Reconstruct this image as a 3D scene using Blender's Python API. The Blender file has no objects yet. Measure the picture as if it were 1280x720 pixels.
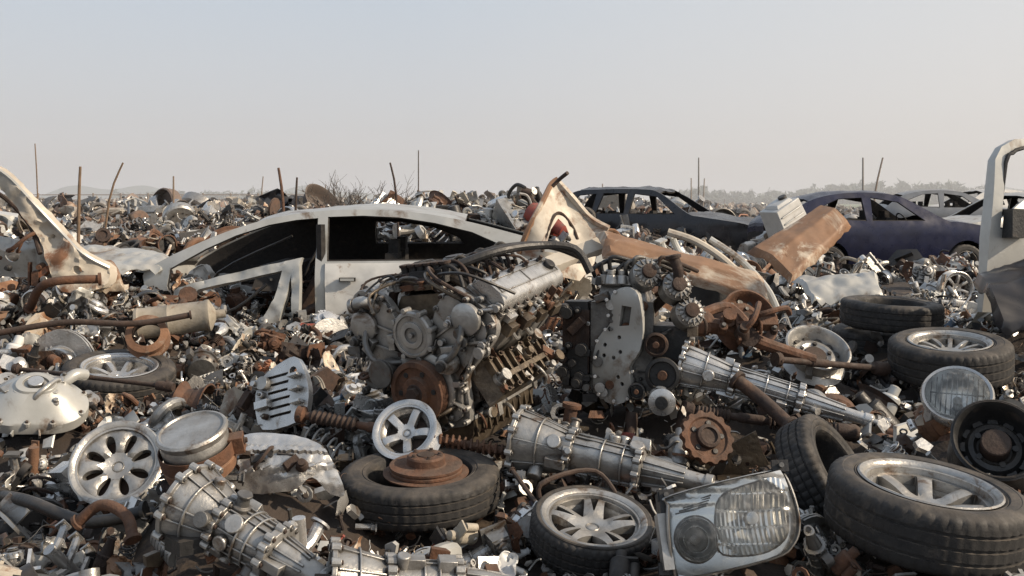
import bpy, math, random, numpy as np, time
from mathutils import Matrix, Vector, Euler, noise as mnoise
from mathutils.geometry import delaunay_2d_cdt
T0=time.time()
random.seed(7); np.random.seed(7); R=random.Random(5)
pi=math.pi
scene=bpy.context.scene
# ------------------------------------------------------------------ materials
MATS={}
def mat(name,c1,c2,c3=None,thr=.55,rough=.5,metal=0.,scale=14,bump=.25,dust=.3,var=.6,grime=.0,haze=True):
    m=bpy.data.materials.new(name); m.use_nodes=True
    nt=m.node_tree; N=nt.nodes; L=nt.links; bs=N['Principled BSDF']
    tc=N.new('ShaderNodeTexCoord')
    def noise(sc,det=6,dis=0.,ro=.6):
        n=N.new('ShaderNodeTexNoise'); n.inputs['Scale'].default_value=sc; n.inputs['Detail'].default_value=det
        n.inputs['Distortion'].default_value=dis; n.inputs['Roughness'].default_value=ro
        L.new(tc.outputs['Object'],n.inputs['Vector']); return n.outputs['Fac']
    def rng(v,a,b,c=0.,d=1.):
        r=N.new('ShaderNodeMapRange'); L.new(v,r.inputs['Value'])
        r.inputs['From Min'].default_value=a; r.inputs['From Max'].default_value=b
        r.inputs['To Min'].default_value=c; r.inputs['To Max'].default_value=d; return r.outputs['Result']
    def mix(f,a,b):
        x=N.new('ShaderNodeMix'); x.data_type='RGBA'
        if isinstance(f,float): x.inputs[0].default_value=f
        else: L.new(f,x.inputs[0])
        for v,i in ((a,6),(b,7)):
            if isinstance(v,tuple): x.inputs[i].default_value=(*v,1)
            else: L.new(v,x.inputs[i])
        return x.outputs[2]
    def mul(a,b):
        x=N.new('ShaderNodeMath'); x.operation='MULTIPLY'
        for v,i in ((a,0),(b,1)):
            if isinstance(v,(int,float)): x.inputs[i].default_value=v
            else: L.new(v,x.inputs[i])
        return x.outputs[0]
    col=mix(rng(noise(scale),.35,.65),c1,c2)
    if c3: 
        f3=rng(noise(scale*.55,8,.6,.7),thr,thr+.1)
        col=mix(f3,col,c3)
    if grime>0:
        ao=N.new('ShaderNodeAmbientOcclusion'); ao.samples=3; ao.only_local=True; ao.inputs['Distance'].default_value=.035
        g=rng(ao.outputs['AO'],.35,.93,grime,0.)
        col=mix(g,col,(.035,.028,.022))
    ge=N.new('ShaderNodeNewGeometry')
    if dust>0:
        sx=N.new('ShaderNodeSeparateXYZ'); L.new(ge.outputs['Normal'],sx.inputs[0])
        f=mul(rng(sx.outputs['Z'],.2,1.,0.,dust),rng(noise(scale*.8,5),.3,.7))
        col=mix(f,col,(.30,.25,.20))
    at=N.new('ShaderNodeAttribute'); at.attribute_name='rnd'
    hs=N.new('ShaderNodeHueSaturation'); L.new(col,hs.inputs['Color'])
    L.new(rng(at.outputs['Fac'],-.5,.5,1-var*.5,1+var*.5),hs.inputs['Value'])
    col=hs.outputs[0]
    if haze: # pale aerial haze painted into the base colour, stronger with distance
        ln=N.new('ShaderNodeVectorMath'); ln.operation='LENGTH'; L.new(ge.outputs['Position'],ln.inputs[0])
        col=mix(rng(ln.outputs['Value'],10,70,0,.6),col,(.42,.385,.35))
    L.new(col,bs.inputs['Base Color'])
    bs.inputs['Metallic'].default_value=metal
    L.new(rng(noise(scale*1.7,5),.3,.7,rough*.75,min(1,rough*1.3)),bs.inputs['Roughness'])
    if bump>0:
        b=N.new('ShaderNodeBump'); b.inputs['Strength'].default_value=bump; b.inputs['Distance'].default_value=.01
        L.new(noise(scale*5,6),b.inputs['Height']); L.new(b.outputs[0],bs.inputs['Normal'])
    MATS[name]=m; return m
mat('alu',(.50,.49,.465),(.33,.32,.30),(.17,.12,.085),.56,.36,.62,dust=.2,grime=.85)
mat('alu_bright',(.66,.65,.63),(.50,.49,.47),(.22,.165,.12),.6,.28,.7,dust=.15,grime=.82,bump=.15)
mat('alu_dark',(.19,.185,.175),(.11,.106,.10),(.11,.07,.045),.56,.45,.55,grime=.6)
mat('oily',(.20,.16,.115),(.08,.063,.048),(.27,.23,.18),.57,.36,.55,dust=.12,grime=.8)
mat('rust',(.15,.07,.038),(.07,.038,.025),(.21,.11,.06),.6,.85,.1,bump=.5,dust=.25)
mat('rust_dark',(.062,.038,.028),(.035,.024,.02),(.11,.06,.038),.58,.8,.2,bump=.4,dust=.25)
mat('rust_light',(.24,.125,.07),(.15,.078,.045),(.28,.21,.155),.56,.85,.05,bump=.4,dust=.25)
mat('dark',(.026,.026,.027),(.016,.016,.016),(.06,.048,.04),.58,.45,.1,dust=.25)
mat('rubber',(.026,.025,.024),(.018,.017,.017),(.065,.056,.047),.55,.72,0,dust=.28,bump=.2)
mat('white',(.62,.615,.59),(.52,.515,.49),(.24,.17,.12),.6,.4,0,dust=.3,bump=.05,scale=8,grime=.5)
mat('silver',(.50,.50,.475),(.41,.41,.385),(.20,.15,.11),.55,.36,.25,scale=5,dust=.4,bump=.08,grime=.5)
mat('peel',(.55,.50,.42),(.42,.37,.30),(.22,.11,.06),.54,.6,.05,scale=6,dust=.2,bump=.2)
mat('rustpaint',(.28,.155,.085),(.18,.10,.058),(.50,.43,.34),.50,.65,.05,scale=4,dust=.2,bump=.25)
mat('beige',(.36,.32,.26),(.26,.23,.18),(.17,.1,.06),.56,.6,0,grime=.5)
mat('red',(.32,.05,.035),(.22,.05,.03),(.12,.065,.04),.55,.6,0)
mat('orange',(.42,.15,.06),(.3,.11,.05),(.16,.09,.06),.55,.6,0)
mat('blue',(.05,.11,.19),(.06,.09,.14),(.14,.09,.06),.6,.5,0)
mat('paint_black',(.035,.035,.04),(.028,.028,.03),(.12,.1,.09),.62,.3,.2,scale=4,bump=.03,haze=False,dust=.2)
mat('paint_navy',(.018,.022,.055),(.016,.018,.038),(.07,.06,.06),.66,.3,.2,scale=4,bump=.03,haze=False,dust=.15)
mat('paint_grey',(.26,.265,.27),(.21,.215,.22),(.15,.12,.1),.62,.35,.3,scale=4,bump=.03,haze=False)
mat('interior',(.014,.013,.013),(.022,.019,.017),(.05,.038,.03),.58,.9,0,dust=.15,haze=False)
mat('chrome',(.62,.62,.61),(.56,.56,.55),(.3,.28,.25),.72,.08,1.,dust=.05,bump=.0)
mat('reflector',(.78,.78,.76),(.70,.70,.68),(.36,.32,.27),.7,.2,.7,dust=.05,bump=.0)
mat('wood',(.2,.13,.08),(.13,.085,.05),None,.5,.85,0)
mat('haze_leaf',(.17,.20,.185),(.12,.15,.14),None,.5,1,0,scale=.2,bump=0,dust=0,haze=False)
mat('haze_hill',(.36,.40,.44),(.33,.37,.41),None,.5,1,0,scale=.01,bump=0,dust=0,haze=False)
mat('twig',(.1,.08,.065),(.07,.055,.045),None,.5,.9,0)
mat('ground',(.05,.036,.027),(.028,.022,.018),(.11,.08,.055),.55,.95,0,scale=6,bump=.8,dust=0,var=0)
def lensmat():
    m=bpy.data.materials.new('lens'); m.use_nodes=True; nt=m.node_tree; N=nt.nodes; L=nt.links
    N.remove(N['Principled BSDF']); out=N['Material Output']
    tr=N.new('ShaderNodeBsdfTransparent'); tr.inputs[0].default_value=(.98,.98,.96,1)
    gl=N.new('ShaderNodeBsdfGlossy'); gl.inputs['Roughness'].default_value=.05
    df=N.new('ShaderNodeBsdfDiffuse'); df.inputs[0].default_value=(.6,.58,.54,1)
    fr=N.new('ShaderNodeFresnel'); fr.inputs[0].default_value=1.5
    tc=N.new('ShaderNodeTexCoord'); no=N.new('ShaderNodeTexNoise'); no.inputs['Scale'].default_value=40; no.inputs['Detail'].default_value=8
    L.new(tc.outputs['Object'],no.inputs['Vector'])
    mr=N.new('ShaderNodeMapRange'); L.new(no.outputs[0],mr.inputs[0]); mr.inputs[1].default_value=.5; mr.inputs[2].default_value=.75; mr.inputs[3].default_value=.04; mr.inputs[4].default_value=.28
    m1=N.new('ShaderNodeMixShader'); L.new(mr.outputs[0],m1.inputs[0]); L.new(tr.outputs[0],m1.inputs[1]); L.new(df.outputs[0],m1.inputs[2])
    m2=N.new('ShaderNodeMixShader'); L.new(fr.outputs[0],m2.inputs[0]); L.new(m1.outputs[0],m2.inputs[1]); L.new(gl.outputs[0],m2.inputs[2])
    L.new(m2.outputs[0],out.inputs[0]); MATS['lens']=m
lensmat()
# ------------------------------------------------------------------ mesh kit
def T(x,y,z): return Matrix.Translation((x,y,z))
def RX(a): return Matrix.Rotation(math.radians(a),4,'X')
def RY(a): return Matrix.Rotation(math.radians(a),4,'Y')
def RZ(a): return Matrix.Rotation(math.radians(a),4,'Z')
def SC(k): return Matrix.Scale(k,4)
I4=Matrix.Identity(4)
def along(p0,p1,roll=0):
    p0=Vector(p0); d=Vector(p1)-p0
    return Matrix.Translation(p0)@d.to_track_quat('Z','Y').to_matrix().to_4x4()@RZ(roll)
def catmull(pts,n=6,closed=False):
    P=[np.array(p,float) for p in pts]; out=[]; m=len(P)
    for i in range(m if closed else m-1):
        if closed: a,b,c,d=P[i-1],P[i],P[(i+1)%m],P[(i+2)%m]
        else: a=P[max(i-1,0)];b=P[i];c=P[i+1];d=P[min(i+2,m-1)]
        for k in range(n):
            t=k/n
            out.append(.5*((2*b)+(-a+c)*t+(2*a-5*b+4*c-d)*t*t+(-a+3*b-3*c+d)*t**3))
    if not closed: out.append(P[-1])
    return out
def inpoly(x,y,poly):
    c=False; n=len(poly); j=n-1
    for i in range(n):
        xi,yi=poly[i][0],poly[i][1]; xj,yj=poly[j][0],poly[j][1]
        if (yi>y)!=(yj>y) and x<(xj-xi)*(y-yi)/(yj-yi)+xi: c=not c
        j=i
    return c
class B:
    def __init__(s): s.V=[];s.n=0;s.F=[];s.M=[];s.X=I4
    def add(s,V,F,m,X=None):
        V=np.array(V,float); A=s.X@X if X is not None else s.X
        A=np.array(A); V=V@A[:3,:3].T+A[:3,3]
        o=s.n; s.V.append(V); s.n+=len(V)
        for f in F: s.F.append(tuple(i+o for i in f)); s.M.append(m)
    def box(s,c,d,m,X=None,tap=1.):
        x,y,z=d[0]/2,d[1]/2,d[2]/2; t=tap
        V=[(-x,-y,-z),(x,-y,-z),(x,y,-z),(-x,y,-z),(-x*t,-y*t,z),(x*t,-y*t,z),(x*t,y*t,z),(-x*t,y*t,z)]
        V=[(a+c[0],b+c[1],e+c[2]) for a,b,e in V]
        s.add(V,[(0,3,2,1),(4,5,6,7),(0,1,5,4),(1,2,6,5),(2,3,7,6),(3,0,4,7)],m,X)
    def lathe(s,prof,seg,m,X=None,caps=True,closed=False,lump=None,rmod=None):
        V=[];n=len(prof)
        for i in range(seg):
            a=2*pi*i/seg
            for k,(r,z) in enumerate(prof):
                rr=r*(lump(a,z) if lump else 1.)
                if rmod: rr+=rmod(i,k)
                V.append((rr*math.cos(a),rr*math.sin(a),z))
        F=[]
        for i in range(seg):
            j=(i+1)%seg
            for k in range(n if closed else n-1):
                l=(k+1)%n
                F.append((i*n+k,j*n+k,j*n+l,i*n+l))
        if caps and not closed:
            F.append(tuple(i*n for i in range(seg))[::-1]); F.append(tuple(i*n+n-1 for i in range(seg)))
        s.add(V,F,m,X)
    def cyl(s,r,h,m,X=None,seg=16,r2=None,ch=0.):
        r2=r if r2 is None else r2
        p=[(r,0),(r2,h)] if ch==0 else [(r-ch,0),(r,ch),(r2,h-ch),(r2-ch,h)]
        s.lathe(p,seg,m,X)
    def rod(s,p0,p1,r,m,seg=10,r2=None):
        s.cyl(r,(Vector(p1)-Vector(p0)).length,m,along(p0,p1),seg,r2)
    def tube(s,pts,r,m,seg=8,sm=5,caps=True,rf=None,X=None):
        P=[Vector(p) for p in (catmull(pts,sm) if sm>1 else pts)]
        n=len(P); V=[]; up=None
        for i in range(n):
            d=(P[min(i+1,n-1)]-P[max(i-1,0)]).normalized()
            if up is None:
                up=d.orthogonal().normalized()
            else:
                up=(up-d*up.dot(d)); up=up.normalized() if up.length>1e-6 else d.orthogonal().normalized()
            b=d.cross(up); q=r*(rf(i/(n-1)) if rf else 1)
            for k in range(seg):
                a=2*pi*k/seg; V.append(tuple(P[i]+up*(math.cos(a)*q)+b*(math.sin(a)*q)))
        F=[(i*seg+k,i*seg+(k+1)%seg,(i+1)*seg+(k+1)%seg,(i+1)*seg+k) for i in range(n-1) for k in range(seg)]
        if caps: F.append(tuple(range(seg))[::-1]); F.append(tuple((n-1)*seg+k for k in range(seg)))
        s.add(V,F,m,X)
    def prism(s,poly,h,m,X=None,tap=1.):
        n=len(poly); V=[(p[0],p[1],0) for p in poly]+[(p[0]*tap,p[1]*tap,h) for p in poly]
        F=[tuple(range(n))[::-1],tuple(range(n,2*n))]+[(i,(i+1)%n,n+(i+1)%n,n+i) for i in range(n)]
        s.add(V,F,m,X)
    def bolt(s,p,d,r,m):
        X=along(p,Vector(p)+Vector(d)); s.lathe([(r*1.5,0),(r*1.5,r*.3),(r,r*.35),(r*.95,r*1.2)],6,m,X)
    def panel(s,outer,holes,sp,m,fn=None,back=None,X=None,two=True):
        fn=fn or (lambda u,v:(u,v,0.)); back=back or (lambda u,v:tuple(np.array(fn(u,v))-np.array((0,0,.01))))
        def res(loop):
            o=[]
            for i in range(len(loop)):
                a=np.array(loop[i][:2],float); b=np.array(loop[(i+1)%len(loop)][:2],float)
                k=max(1,int(np.linalg.norm(b-a)/sp))
                for j in range(k): o.append(a+(b-a)*j/k)
            return o
        loops=[res(outer)]+[res(h) for h in holes]
        pts=[];E=[]
        for lp in loops:
            o=len(pts); pts+= [tuple(p) for p in lp]; E+=[(o+i,o+(i+1)%len(lp)) for i in range(len(lp))]
        xs=[p[0] for p in loops[0]]; ys=[p[1] for p in loops[0]]
        bp=np.array(pts); x=min(xs)+sp*.5; r=0
        while x<max(xs):
            y=min(ys)+sp*.5*(1+r%2)
            while y<max(ys):
                if inpoly(x,y,loops[0]) and not any(inpoly(x,y,h) for h in loops[1:]) and np.min((bp[:,0]-x)**2+(bp[:,1]-y)**2)>(sp*.45)**2: pts.append((x,y))
                y+=sp
            x+=sp; r+=1
        rv,_,rf,_,_,_=delaunay_2d_cdt([Vector(p) for p in pts],E,[],0,1e-6)
        F=[]
        for f in rf:
            cx=sum(rv[i].x for i in f)/len(f); cy=sum(rv[i].y for i in f)/len(f)
            if inpoly(cx,cy,loops[0]) and not any(inpoly(cx,cy,h) for h in loops[1:]): F.append(tuple(f))
        n=len(rv); V=[fn(v.x,v.y) for v in rv]
        if not two: s.add(V,F,m,X); return
        V+=[back(v.x,v.y) for v in rv]; ec={}
        for f in F:
            for i in range(len(f)): 
                a,b=f[i],f[(i+1)%len(f)]; ec[(a,b)]=1
        G=list(F)+[tuple(n+i for i in f[::-1]) for f in F]
        for (a,b) in ec:
            if (b,a) not in ec: G.append((b,a,n+a,n+b))
        s.add(V,G,m,X)
def setmesh(me,V,F_loops,F_start,mi,rnd=None):
    me.vertices.add(len(V)); me.vertices.foreach_set('co',np.ascontiguousarray(V,dtype=np.float32).ravel())
    me.loops.add(len(F_loops)); me.loops.foreach_set('vertex_index',F_loops.astype(np.int32))
    me.polygons.add(len(F_start)); me.polygons.foreach_set('loop_start',F_start.astype(np.int32))
    me.polygons.foreach_set('material_index',mi.astype(np.int32))
    me.polygons.foreach_set('use_smooth',np.ones(len(F_start),dtype=bool))
    me.update(calc_edges=True)
    if rnd is not None:
        a=me.attributes.new('rnd','FLOAT','POINT'); a.data.foreach_set('value',rnd.astype(np.float32))
    me.set_sharp_from_angle(angle=math.radians(35))
def obj(name,b,X=I4,bevel=0.,ang=38):
    me=bpy.data.meshes.new(name)
    V=np.concatenate(b.V); keys=sorted(set(b.M)); 
    for k in keys: me.materials.append(MATS[k])
    idx={k:i for i,k in enumerate(keys)}
    Lp=np.fromiter((i for f in b.F for i in f),dtype=np.int64); sz=np.array([len(f) for f in b.F])
    st=np.concatenate([[0],np.cumsum(sz)[:-1]])
    setmesh(me,V,Lp,st,np.array([idx[m] for m in b.M]))
    o=bpy.data.objects.new(name,me); scene.collection.objects.link(o); o.matrix_world=X
    if bevel>0:
        md=o.modifiers.new('b','BEVEL'); md.width=bevel; md.segments=2; md.limit_method='ANGLE'; md.angle_limit=math.radians(ang); md.harden_normals=False
    return o
def circ(r,n=24,cx=0,cy=0,a0=0): return [(cx+r*math.cos(a0+2*pi*i/n),cy+r*math.sin(a0+2*pi*i/n)) for i in range(n)]
# ------------------------------------------------------------------ parts
def tyre(b,Ro,w,rr,m='rubber',seg=150,X=None):
    h=w/2; d=Ro-rr
    half=[(rr,-h*.72),(rr+.006,-h*.86),(rr+.018,-h*.93),(rr+.021,-h*.90),(rr+.026,-h*.96),(rr+d*.5,-h),(rr+d*.55,-h*.985),(rr+d*.58,-h),(Ro-.03,-h*.96),(Ro-.026,-h*.93),(Ro-.012,-h*.88),(Ro-.004,-h*.78),(Ro-.001,-h*.62)]
    g=.008
    mid=[]
    for c in (-.42,0,.42): mid+=[(Ro,(c-.06)*h),(Ro-g,(c-.05)*h),(Ro-g,(c+.05)*h),(Ro,(c+.06)*h)]
    prof=half+mid+[(r,-z) for r,z in half[::-1]]
    tread=set(k for k,(r,z) in enumerate(prof) if r>Ro-.014 and abs(z)>h*.5)
    tr2=set(k for k,(r,z) in enumerate(prof) if r>Ro-.001 and abs(z)<=h*.5)
    def rm(i,k):
        if k in tread and i%3==0: return -.0055
        if k in tr2 and i%3==1: return -.004
        return 0
    b.lathe(prof,seg,m,X,caps=False,closed=True,rmod=rm)
def rim(b,rr,w,n,m='alu_bright',ws=.04,style=0,X=None,mb=None,dish=.02,seg=48):
    A=X or I4; h=w/2
    b.lathe([(rr+.009,h*.92),(rr+.011,h*.96),(rr+.005,h),(rr-.004,h*.96),(rr-.012,h*.86),(rr-.016,h*.6),(rr-.03,h*.3),(rr-.034,-h*.4),(rr-.012,-h*.7),(rr+.004,-h*.85),(rr+.01,-h*.9),(rr+.006,-h*.92),(rr-.018,-h*.7),(rr-.04,-h*.4),(rr-.036,h*.25),(rr-.022,h*.55),(rr-.02,h*.8)],seg,mb or m,A,caps=False,closed=True)
    ro=rr-.017; rh=rr*.3; r1=rr*.82
    holes=[]
    for i in range(n):
        c=2*pi*i/n+pi/n
        def ha(r): return pi/n-math.asin(min(.99,ws/2/r))
        ri=rh
        while ha(ri)<.05 and ri<r1: ri+=.004
        pts=[]
        for t in np.linspace(-1,1,9): pts.append((r1*math.cos(c+ha(r1)*t*.96),r1*math.sin(c+ha(r1)*t*.96)))
        k=4 if ha(ri)>.12 else 3
        for r in (r1*.96-(r1-ri)*.35,): pts.append((r*math.cos(c+ha(r)),r*math.sin(c+ha(r))))
        for t in np.linspace(1,-1,k): pts.append((ri*math.cos(c+ha(ri)*t),ri*math.sin(c+ha(ri)*t)))
        for r in (r1*.96-(r1-ri)*.35,): pts.append((r*math.cos(c-ha(r)),r*math.sin(c-ha(r))))
        pts=[tuple(p) for p in catmull(pts,3,True)]
        if style==2: # oval windows
            rc=(ri+r1)/2; L=(r1-rh)*.46; W=min(ha(rc)*rc*.82,L*.75)
            pts=[(math.cos(c)*(rc+L*math.cos(a))-math.sin(c)*W*(1+.3*math.cos(a))*math.sin(a),math.sin(c)*(rc+L*math.cos(a))+math.cos(c)*W*(1+.3*math.cos(a))*math.sin(a)) for a in np.linspace(0,2*pi,20,endpoint=False)]
        holes.append(pts)
        if style==1: # split spokes
            s=2*pi*i/n; q=[(r*math.cos(s+t),r*math.sin(s+t)) for r,t in ((rh*1.35,-.03),(r1*.97,-ws*.22/r1),(r1*.97,ws*.22/r1),(rh*1.35,.03))]
            holes.append(q)
    def zf(u,v):
        r=math.hypot(u,v)/rr; return h*.62-dish*(1-r)**1.0+ .012*math.sin(min(1,r)*pi)
    def zs(u,v): # crowned spokes
        a=math.atan2(v,u); r=math.hypot(u,v)/rr
        return zf(u,v)+.008*math.cos(n*a)*(1 if .35<r<.8 else 0)
    b.panel(circ(ro,seg),holes,.015,m,lambda u,v:(u,v,zs(u,v)),lambda u,v:(u*.985,v*.985,zf(u,v)-.03),A)
    z0=zf(0,0)
    b.lathe([(rh*.52,z0-.01),(rh*.52,z0+.006),(rh*.42,z0+.012),(rh*.38,z0+.008),(.003,z0+.012)],20,m,A)
    for i in range(5):
        a=2*pi*i/5+.3; b.cyl(.009,.006,'dark',A@T(rh*.78*math.cos(a),rh*.78*math.sin(a),z0+.001),8)
    b.lathe([(rh*.9,-h*.3),(rh*.9,z0-.03)],16,'rust_dark',A)
    b.lathe([(rh*.9,-h*.35),(rr*.75,-h*.35),(rr*.75,-h*.45)],24,'rust_dark',A,caps=False)
def steelrim(b,rr,w,m='alu_dark',X=None):
    A=X or I4; h=w/2
    b.lathe([(rr+.01,h*.95),(rr,h),(rr-.01,h*.85),(rr-.02,h*.3),(rr-.03,0),(rr-.035,-h*.1),(rr*.72,-h*.02),(rr*.62,h*.18),(rr*.5,h*.22),(rr*.42,h*.08),(rr*.36,h*.06),(rr*.34,-h*.1)],40,m,A,caps=False)
    b.lathe([(rr-.03,0),(rr-.032,-h*.5),(rr-.01,-h*.8),(rr+.008,-h*.95)],40,m,A,caps=False)
    for i in range(12):
        a=2*pi*i/12; b.cyl(.018,.004,'dark',A@T(rr*.71*math.cos(a),rr*.71*math.sin(a),h*.0)@RY(0),10)
    for i in range(5):
        a=2*pi*i/5; b.cyl(.011,.01,'dark',A@T(rr*.47*math.cos(a),rr*.47*math.sin(a),h*.15),8)
    b.cyl(rr*.34,.02,'rust_dark',A@T(0,0,-h*.1),16)
def disc(b,r,m='rust',hat='rust_dark',X=None,seg=48):
    A=X or I4
    b.lathe([(r*.55,0),(r,0),(r,.009),(r*.97,.010),(r*.97,.016),(r,.017),(r,.026),(r*.56,.026),(r*.53,.03),(r*.52,.055),(r*.48,.062),(r*.25,.062),(r*.24,.04)],seg,m,A)
    b.cyl(r*.24,.045,hat,A@T(0,0,.02),16)
    for i in range(5):
        a=2*pi*i/5; b.bolt((A@Vector((r*.38*math.cos(a),r*.38*math.sin(a),.062))),A.to_3x3()@Vector((0,0,1)),.008,hat)
def gearwheel(b,ro,ri,h,teeth,m,X=None):
    seg=teeth*4
    b.lathe([(ri,0),(ri*1.3,0),(ri*1.35,-h*.3),(ro*.7,-h*.3),(ro*.75,0),(ro,0),(ro,h),(ro*.75,h),(ro*.7,h*.7),(ri*1.35,h*.7),(ri*1.3,h*1.2),(ri,h*1.2)],seg,m,X,caps=False,closed=True,rmod=lambda i,k:(-ro*.09 if (k in(5,6) and i%4<2) else 0))
def gearbox(b,L,Rb,m='alu',seed=0,X=None,seg=40,det=1.):
    A=X or I4; q=random.Random(seed)
    p1,p2=q.random()*6,q.random()*6
    lump=lambda a,z:1+.07*math.cos(2*a+p1)*(.5+z/L)+.045*math.cos(3*a+p2)
    L1=L*.27; L2=L*.62; Rm=Rb*.62; Rt=Rb*.42
    prof=[(Rb*.9,.04),(Rb*.94,0),(Rb*1.06,0),(Rb*1.06,.014),(Rb*.98,.018),(Rb*.93,L1*.3),(Rb*.78,L1*.7),(Rm*1.04,L1*.97),(Rm*1.16,L1),(Rm*1.16,L1+.022),(Rm,L1+.026),(Rm*.97,L1+.07),(Rm*1.02,L1+.10),(Rm*.95,L2-.05),(Rm*.93,L2-.015),(Rm*1.08,L2-.012),(Rm*1.08,L2+.012),(Rt*1.1,L2+.02),(Rt,L2+.08),(Rt*.75,L*.85),(Rt*.68,L*.93),(Rt*.8,L*.935),(Rt*.8,L*.97),(Rt*.4,L*.975),(Rt*.4,L)]
    b.lathe(prof,seg,m,A,caps=False,lump=lump)
    b.cyl(Rt*.4,.01,'dark',A@T(0,0,L-.015),14)
    b.cyl(Rb*.88,.01,'dark',A@T(0,0,.03),24); b.cyl(Rb*.2,.09,'rust_dark',A@T(0,0,-.04),14)
    def rad(z):
        for (r0,z0),(r1,z1) in zip(prof[2:],prof[3:]):
            if z0<=z<=z1 and z1>z0: return r0+(r1-r0)*(z-z0)/(z1-z0)
        return Rt
    n=int(16*det)
    for i in range(n):
        a=2*pi*i/n+.1
        for za,zb in ((.02,L1*.97),(L1+.03,L2-.02),(L2+.02,L*.84)):
            if q.random()<.28: continue
            ra=rad(za)*lump(a,za); rb=rad(zb)*lump(a,zb); t=.003; e=.008
            ca,sa=math.cos(a),math.sin(a)
            V=[]
            for r,z in ((ra-.01,za),(ra+e,za),(rb+e,zb),(rb-.01,zb)):
                for s in(-t,t): V.append((r*ca-s*sa,r*sa+s*ca,z))
            b.add(V,[(0,2,3,1),(2,4,5,3),(4,6,7,5),(6,0,1,7),(0,6,4,2),(1,3,5,7)],m,A)
    for z in (L1*.5,(L1+L2)/2,L2-.06): # hoop ribs
        r=rad(z); b.lathe([(r*.97,z-.004),(r+.009,z-.003),(r+.009,z+.003),(r*.97,z+.004)],seg,m,A,caps=False,lump=lump)
    for (z,r,k) in ((.0,Rb*1.06,12),(L1,Rm*1.16,14),(L2-.012,Rm*1.08,12)):
        for i in range(k):
            a=2*pi*i/k+q.random()*.2; rr=r*lump(a,z)
            XX=A@T(rr*math.cos(a),rr*math.sin(a),z-.004)
            b.cyl(.013,.028,m,XX,10); b.cyl(.007,.038,'rust_dark' if q.random()<.5 else 'alu_dark',XX@T(0,0,-.004),6)
    for i in range(int(14*det)): # bosses & boxes
        a=q.random()*6.28; z=q.uniform(L1*.4,L2*1.1); r=rad(z)
        XX=A@RZ(math.degrees(a))@T(r-.015,0,z)@RY(90)
        k=q.random()
        if k<.5: b.cyl(q.uniform(.014,.03),q.uniform(.03,.05),m,XX,12,ch=.003)
        elif k<.75: b.lathe([(.03,0),(.03,.02),(.022,.024),(.018,.05),(.024,.052),(.024,.06)],14,'alu_dark',XX)
        else: b.box((0,0,.018),(q.uniform(.04,.1),q.uniform(.03,.06),.045),m,XX,tap=.85)
    b.tube([tuple(A@Vector(p)) for p in ((Rm*1.1,0,L1+.03),(Rm*1.25,.03,L1+.1),(Rm*1.15,.02,L2-.05),(Rm*1.05,-.03,L2))],.006,'alu_dark' ,6)
def bellows(r,L,n):
    p=[]
    for i in range(n): p+=[(r*.75,L*i/n),(r,L*(i+.5)/n)]
    return p+[(r*.75,L)]
def greeble(b,X,w,h,n,q,mats=('alu','alu_dark','rust','dark'),s=1.):
    for i in range(n):
        x=q.uniform(-w/2,w/2); y=q.uniform(-h/2,h/2); m=q.choice(mats); A=X@T(x,y,-.004)@RZ(q.choice((0,90,0,45,20)))
        k=q.random(); u=s*q.uniform(.6,1.4)
        if k<.3: b.cyl(.012*u,.025*u,m,A,12,ch=.002); b.cyl(.006*u,.034*u,'alu_dark',A,6)
        elif k<.5: b.box((0,0,.012*u),(.06*u,.03*u,.03*u),m,A,tap=.85)
        elif k<.62: b.box((0,0,.008*u),(.1*u,.008*u,.025*u),m,A)
        elif k<.74: b.cyl(.022*u,.03*u,m,A,16,r2=.017*u,ch=.003); b.cyl(.012*u,.045*u,m,A,12)
        elif k<.86: b.tube([(0,0,0),(0,0,.03*u),(.03*u,0,.05*u),(.08*u,.02*u,.04*u),(.1*u,.03*u,0)],.007*u,m,7,X=A)
        else: b.lathe([(.02*u,0),(.02*u,.012*u),(.012*u,.013*u),(.012*u,.03*u),(.018*u,.032*u),(.018*u,.04*u)],12,m,A)
def crumple(p,fr,amp,seed):
    v=Vector(p)*fr+Vector((seed*7.3,seed*3.1,0)); a=mnoise.noise(v); c=mnoise.noise(v*2.3+Vector((5,1,2)))
    return amp*(1.2*a+.9*(abs(c)-.25)+.5*abs(mnoise.noise(v*4.7)))
# ------------------------------------------------------------------ terrain height
SUP=[]; EXC=[]
def support(x,y,z,r): SUP.append((x,y,z,r))
def exclude(x,y,r,ztop=9): EXC.append((x,y,r,ztop))
MOUND=[(-.8,13.5,.62,1.3),(.35,12.5,.5,.8),(-3.6,13,.2,1.6),(-7.5,14,.35,1.8),(1.6,10.5,.12,1.0),(-5,20,.3,2),(4,22,.2,2.5),(-1.2,22,.5,2.5),(-2.7,6.6,.22,.9),(-3.2,8.6,.3,1.1)]
def base(x,y):
    h=np.interp(y,[0,3,5,8,12,16,25,60,110,135],[.14,.24,.35,.47,.62,.76,.92,1.05,.95,0.])
    s=np.clip((x/np.maximum(y,1)-.12)/.15,0,1)*np.clip((y-9)/8,0,1)
    h=h*(1-s*(.42+.2*np.clip((y-22)/15,0,1)))
    h=h+.05*np.sin(x*1.9+y*.7)*np.sin(y*1.7-x*.6)*np.clip(y/6,0,1)*(y<130)+.10*np.sin(x*.55+2)*np.sin(y*.43+1)*np.clip((y-9)/6,0,1)*(y<120)
    for mx,my,mh,mr in MOUND: h=h+mh*np.exp(-(((x-mx)/mr)**2+((y-my)/mr)**2))
    return h
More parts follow.
